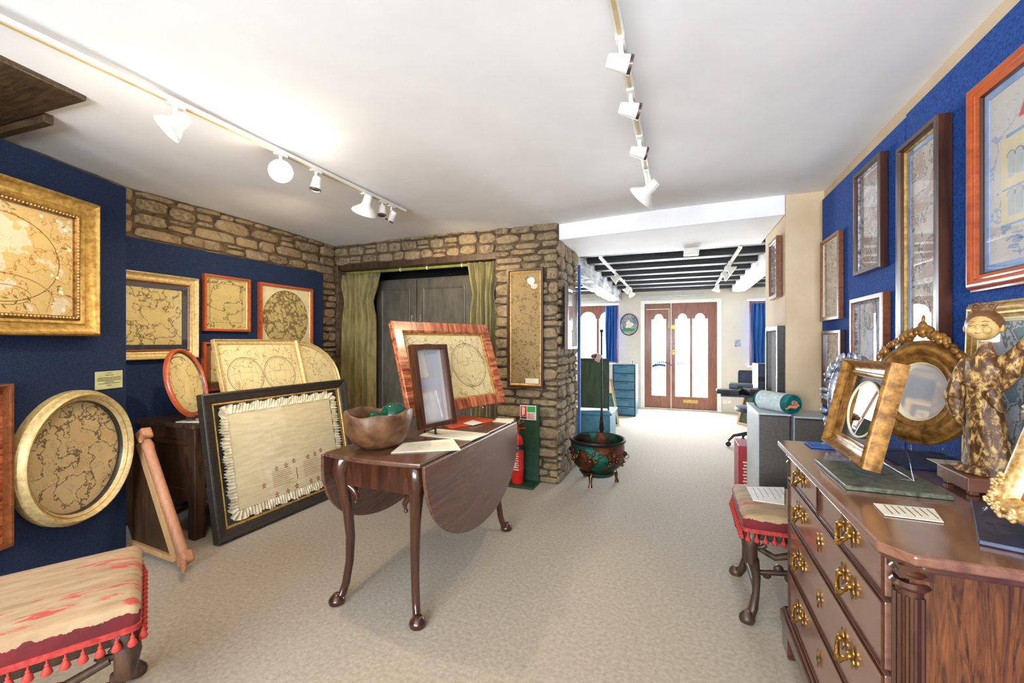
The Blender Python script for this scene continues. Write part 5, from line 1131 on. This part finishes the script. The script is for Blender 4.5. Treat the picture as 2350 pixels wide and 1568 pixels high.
boxunit('dark grey floor cabinet beside the blue wall panel, right one of the pair', .70, .90, 3.30, 3.60, .79)
rl = thing('wrapped_roll', 'rolled teal fabric wrapped in clear plastic lying on the grey cabinets', 'roll', (.64, 3.40, .866))
b = MB(); n = 28; pts = []
for k in range(2): pass
ax0 = Vector((.06, -.10, 0)); ax1 = Vector((-.10, .14, 0)); R = (ax1-ax0).normalized().to_track_quat('Z', 'Y').to_matrix(); Ln = (ax1-ax0).length
b.lathe([(.035, .002), (.060, .0), (.064, .01), (.064, Ln*.98), (.05, Ln), (.03, Ln)], ax0, 32, R); b.build('fabric', 'teal_wrap', rl, smooth=True)
b = MB(); b.lathe([(.002, -.004), (.018, -.01), (.02, .004), (.02, .02)], ax0+Vector((0,0,.008)), 16, R); b.tube([ax0+Vector((-.05,-.02,-.03)), ax0+Vector((-.03,-.03,-.012)), ax0+Vector((-.0,-.035,-.015)), ax0+Vector((.02,-.02,.0))], [.008,.011,.01,.008], 8); b.build('packing', 'flesh_roll', rl, smooth=True)
b = MB(); b.lathe([(.0655, .05), (.0665, .08), (.0655, Ln*.6), (.067, Ln*.9)], ax0, 32, R); b.build('wrap', 'clear_wrap', rl, smooth=True)
q = on_z(1712, 1112, 0); b = MB(); b.bb((-.05, -.15, 0), (.05, .15, .42)); o = thing('red_box', 'tall red printed carton on the floor behind the pale grey cabinet', 'box', (.50, 4.12, .001)); b.build('carton', 'red_box', o, bevel=.003); b = MB()
for i in range(8): b.bb((-.012-.006*(i % 2), -.1515, .10+i*.026), (.014, -.150, .112+i*.026))
b.build('print', 'mount_cream', o)
q = on_z(1772, 1112, 0.02); b = MB(); b.loop_sweep(rect(.16, .12), [(0,0),(0,.012),(.015,.012),(.015,0)]); o = b.build('loose_frame', 'red_frame'); o.location = (.60, 3.24, .003); o.matrix_world = face_mat((.60, 3.24, .003), (0, -1), math.radians(14)); tag(o, 'small empty orange wood frame leaning at the foot of the grey cabinet', 'frame')
b = MB()
for k in range(5): b.tube([(.895, 3.24+.006*k, .02), (.905-.004*k, 3.20, .3), (.90-.006*k, 3.12+.01*k, .62), (.885, 3.18, .76-.01*k), (.90, 3.27, .74)], .004, 8)
tag(b.build('cable_bundle', 'black_plastic', smooth=True), 'loop of black cables hanging beside the grey cabinets', 'cable')
# ---------------------------------------------------------------- front room furniture
q = on_z(1432, 955, 0); td = thing('drawer_tower', 'teal six drawer tower standing left of the street door', 'drawer unit', (q.x, q.y+.2, 0), 0)
b = MB(); b.bb((-.195, -.2, 0), (.195, .2, .885)); b.build('body', 'teal_dark', td, bevel=.004)
for k in range(6): b = MB(); b.bb((-.165, -.213, .03+k*.142), (.165, -.20, .155+k*.142)); dd = b.build('drawer', 'teal_drawers', td, bevel=.003); b = MB(); b.bb((-.06, -.219, .13+k*.142), (.06, -.213, .14+k*.142)); b.build('pull', 'teal_dark', dd)
b = MB(); b.lathe([(.015,0),(.02,.004),(.008,.02),(.012,.05),(.004,.075)], n=12); o = b.build('ornament', 'brown_frame', smooth=True); o.location = (q.x+.13, q.y+.15, .886); tag(o, 'tiny brown ornament on top of the teal drawer tower', 'ornament')
def zoo(b, w, h, cur, z):
    b.mat(1); b.prism([(.07*math.cos(t)*(1+.3*math.cos(3*t)), h*.5+.07*math.sin(t)*(1+.2*math.sin(5*t))) for t in [2*math.pi*i/30 for i in range(30)]], z, z+.001); b.mat(2); b.bb((-.10, h*.2, z), (.10, h*.3, z+.001)); return ['petal', 'label_green']
c_ = on_y(1443, 745, FW-.03); picture('oval_picture', 'oval dark framed picture hanging on the wall left of the street door', face_mat((c_.x, FW-.002, c_.z-.215), (0, -1)), .36, .43, .018, .025, 'walnut_frame', 'garden_print', prof='round', shape='oval', art_extra=zoo)
c_ = on_y(1693, 788, FW); b = MB(); b.bb((-.045, -.015, -.06), (.045, -.001, .06)); b.mat(1); b.bb((-.02, -.02, -.03), (.02, -.015, .03)); o = b.build('wall_switch', ['silver_leaf', 'mount_blue'], bevel=.003); o.location = (c_.x, FW, c_.z); tag(o, 'grey switch plate on the wall right of the street door', 'switch')
c_ = on_y(1668, 922, FW); b = MB(); b.bb((-.08, -.02, -.045), (.08, -.001, .045)); b.bb((.01, -.06, -.03), (.06, -.02, .03)); o = b.build('wall_socket', 'white_enamel', bevel=.004); o.location = (c_.x, FW, c_.z); tag(o, 'white socket with plug low on the wall right of the street door', 'socket')
# pole screen
ps = thing('pole_screen', 'tall black pole stand with a dark green banner screen behind the cauldron', 'pole screen', (-.80, 4.75, 0))
b = MB(); b.tube([(0,0,.02), (0,0,.3), (0,0,.32), (0,0,.5), (0,0,1.38)], [.022,.02,.03,.012,.010], 12); b.ball((0,0,1.395), .02, 12); b.ball((0,0,1.355), .013, 10); b.build('pole', 'iron', ps, smooth=True)
for k in range(3): t = math.radians(90+120*k); b = MB(); b.tube([(0,0,.12), (.1*math.cos(t), .1*math.sin(t), .08), (.17*math.cos(t), .17*math.sin(t), .03), (.2*math.cos(t), .2*math.sin(t), .012)], [.018,.014,.012,.012], 10); b.build('leg', 'iron', ps, smooth=True)
b = MB(); b.box((-.03, -.03, 1.10), (.055, .006, .09), Matrix.Rotation(.5, 3, 'Y')); b.build('tag', 'brown_frame', ps)
b = MB(); b.bb((-.20, -.012, 0), (.16, .012, .62)); b.mat(1); b.bb((.16, -.016, -.02), (.18, .016, .64)); b.bb((-.22, -.016, -.02), (-.20, .016, .64)); b.bb((-.22, -.018, .60), (.18, .018, .64)); o = b.build('folding_screen', ['green_banner', 'black_joist']); o.location = (-1.02, 5.55, .422); o.rotation_euler = (0, 0, .15); tag(o, 'dark green cloth covered board standing behind the black pole', 'screen')
b = MB(); b.bb((-.28, -.25, 0), (.28, .25, .36)); b.bb((-.30, -.27, .36), (.30, .27, .40)); o = b.build('storage_crate', 'teal_drawers', bevel=.01); o.location = (-1.08, 5.62, .001); o.scale = (1,1,1); tag(o, 'low blue grey storage crate under the dark green board', 'crate')
for k, (x, y, w, h, ln, mt_, lb) in enumerate([(-1.02, 6.75, .30, .70, 14, 'pine', 'pale backed picture leaning first in the stack beside the teal drawers'), (-.98, 6.55, .26, .52, 17, 'mount_cream', 'cream mounted picture leaning in front of the stack beside the teal drawers')]):
    picture('leaning_picture', lb, face_mat((x+.03, y, .003), (.75, -.66), math.radians(ln)), w, h, .02, .02, mt_, 'teal_wrap' if k else 'paper', slip=None, glass=False)
b = MB(); b.bb((-.10, -.12, 0), (.10, .12, .30)); b.mat(1); b.bb((-.09, -.11, .30), (.09, .11, .34)); o = b.build('storage_box', ['red_box', 'black_plastic'], bevel=.004); o.location = (-.93, 7.75, .34); tag(o, 'red box on a dark stand between the leaning pictures and the teal drawers', 'box')
b = MB(); b.bb((-.13, -.13, 0), (.13, .13, .03)); b.bb((-.13, -.13, .3), (.13, .13, .335)); 
for sx in (-1, 1):
    for sy in (-1, 1): b.bb((sx*.12-.01, sy*.12-.01, .03), (sx*.12+.01, sy*.12+.01, .3))
o = b.build('side_stand', 'black_plastic'); o.location = (-.93, 7.75, .001); tag(o, 'black low stand carrying the red box', 'stand')
b = MB(); b.bb((-.10, -.15, 0), (.10, .15, .85)); b.bb((-.11, -.16, .85), (.11, .16, .88)); o = b.build('blue_locker', 'blue_curtain', bevel=.01); o.location = (-1.32, 7.2, .001); tag(o, 'bright blue upright case half hidden behind the dark green board', 'case')
b = MB(); b.lathe([(.03,0),(.08,.01),(.03,.03),(.02,.1),(.07,.13),(.075,.17),(.03,.2)], n=16); o = b.build('ornament', 'cauldron', smooth=True); o.location = (-1.32, 7.2, .882); tag(o, 'small carved brown ornament on top of the bright blue case', 'ornament')
# desk side
dk = thing('work_desk', 'black and glass desk loaded with trays on the right of the front room', 'desk', (1.0, 5.0, 0))
b = MB(); b.bb((-.62, -.25, .73), (.6, .35, .75)); b.build('top', 'navy_plastic', dk, bevel=.006)
for x in (-.1, .55):
    b = MB(); b.tube([(x, .05, .02), (x, .05, .73)], .022, 10); b.bb((x-.03, -.2, 0), (x+.03, .3, .02)); b.build('leg', 'black_plastic', dk)
for k, (x, y, w, d, h, z, mt_, lb) in enumerate([(.47, 4.86, .20, .16, .045, .751, 'black_plastic', 'flat black equipment tray at the left end of the desk'), (.60, 5.10, .22, .18, .085, .751, 'navy_plastic', 'dark blue equipment case behind the flat tray on the desk'), (.84, 5.16, .2, .22, .30, .751, 'navy_plastic', 'tall dark blue folded case standing on the desk'), (.72, 4.86, .22, .16, .06, .751, 'black_plastic', 'black camera bag lying at the front of the desk')]):
    b = MB(); b.bb((-w/2, -d/2, 0), (w/2, d/2, h)); b.mat(1); b.bb((-w/2-.001, -d/2-.004, h*.4), (w/2, -d/2, h*.55)); b.bb((-.03, -d/2-.008, h*.2), (.02, -d/2, h*.8)); o = b.build('equipment_case', [mt_, 'iron'], bevel=.01); o.location = (x, y, z); o.rotation_euler = (0,0,.2*(k-1.5)); tag(o, lb, 'case')
b = MB(); b.tube([(0,0,0), (0,0,.44)], .012, 10); b.bb((-.16, -.03, .43), (.22, .05, .455)); b.bb((-.08,-.08,0), (.08,.08,.012)); o = b.build('desk_lamp', 'black_plastic'); o.location = (1.32, 5.2, .751); tag(o, 'black flat headed desk lamp at the back of the desk', 'lamp')
oc = thing('office_chair', 'black office chair with star base under the desk', 'chair', (.86, 5.85, 0))
b = MB(); b.lathe([(.02,.44),(.22,.44),(.24,.46),(.23,.49),(.02,.50)], n=24); b.build('seat', 'navy_plastic', oc, smooth=True)
b = MB(); b.tube([(0,0,.12), (0,0,.44)], .025, 12); b.build('post', 'black_plastic', oc, smooth=True)
for k in range(5):
    t = 2*math.pi*k/5+math.pi*1.02; b = MB(); b.tube([(0,0,.17), (.12*math.cos(t), .12*math.sin(t), .17), (.25*math.cos(t), .25*math.sin(t), .14), (.31*math.cos(t), .31*math.sin(t), .07)], [.03,.022,.018,.014], 10); lg = b.build('leg', 'black_plastic', oc, smooth=True)
    b = MB(); b.ball((.31*math.cos(t), .31*math.sin(t), .033), .032, 12, (1,1,1)); b.build('caster', 'black_plastic', lg, smooth=True)
b = MB(); b.bb((-.18, .20, .58), (.18, .24, .92)); b.build('backrest', 'navy_plastic', oc, bevel=.02); b = MB(); b.tube([(0,.1,.46), (0,.24,.47), (0,.25,.6)], .015, 8); b.build('back_bar', 'black_plastic', oc)
picture('leaning_picture', 'pale wood frame leaning on the floor beyond the desk', face_mat((.95, 7.3, .003), (-.8, -.6), math.radians(16)), .4, .55, .035, .02, 'pine', 'green_banner', glass=False)
# orchid spray
orc = thing('orchid_spray', 'white orchid flower on a thin green stem in front of the right blue curtain', 'flower', (1.12, 5.12, .751))
b = MB(); b.tube([(0,0,.04), (-.02,0,.35), (-.10,0,.62), (-.17,0,.60), (-.188,0,.54)], .005, 8); b.build('stem', 'leaf', orc, smooth=True)
b = MB(); b.lathe([(.04,0),(.055,.01),(.06,.09),(.055,.09),(.04,.02)], n=18); b.build('pot', 'white_enamel', orc, smooth=True)
for k, (x, z) in enumerate([(-.188, .52), (-.17, .585), (-.13, .625)]):
    b = MB()
    for i in range(5): t = 2*math.pi*i/5+.3; b.ball((x+.016*math.cos(t), -.004, z+.016*math.sin(t)), .015, 10, (1, .3, 1))
    b.build('flower', 'petal' if k != 2 else 'leaf', orc, smooth=True)
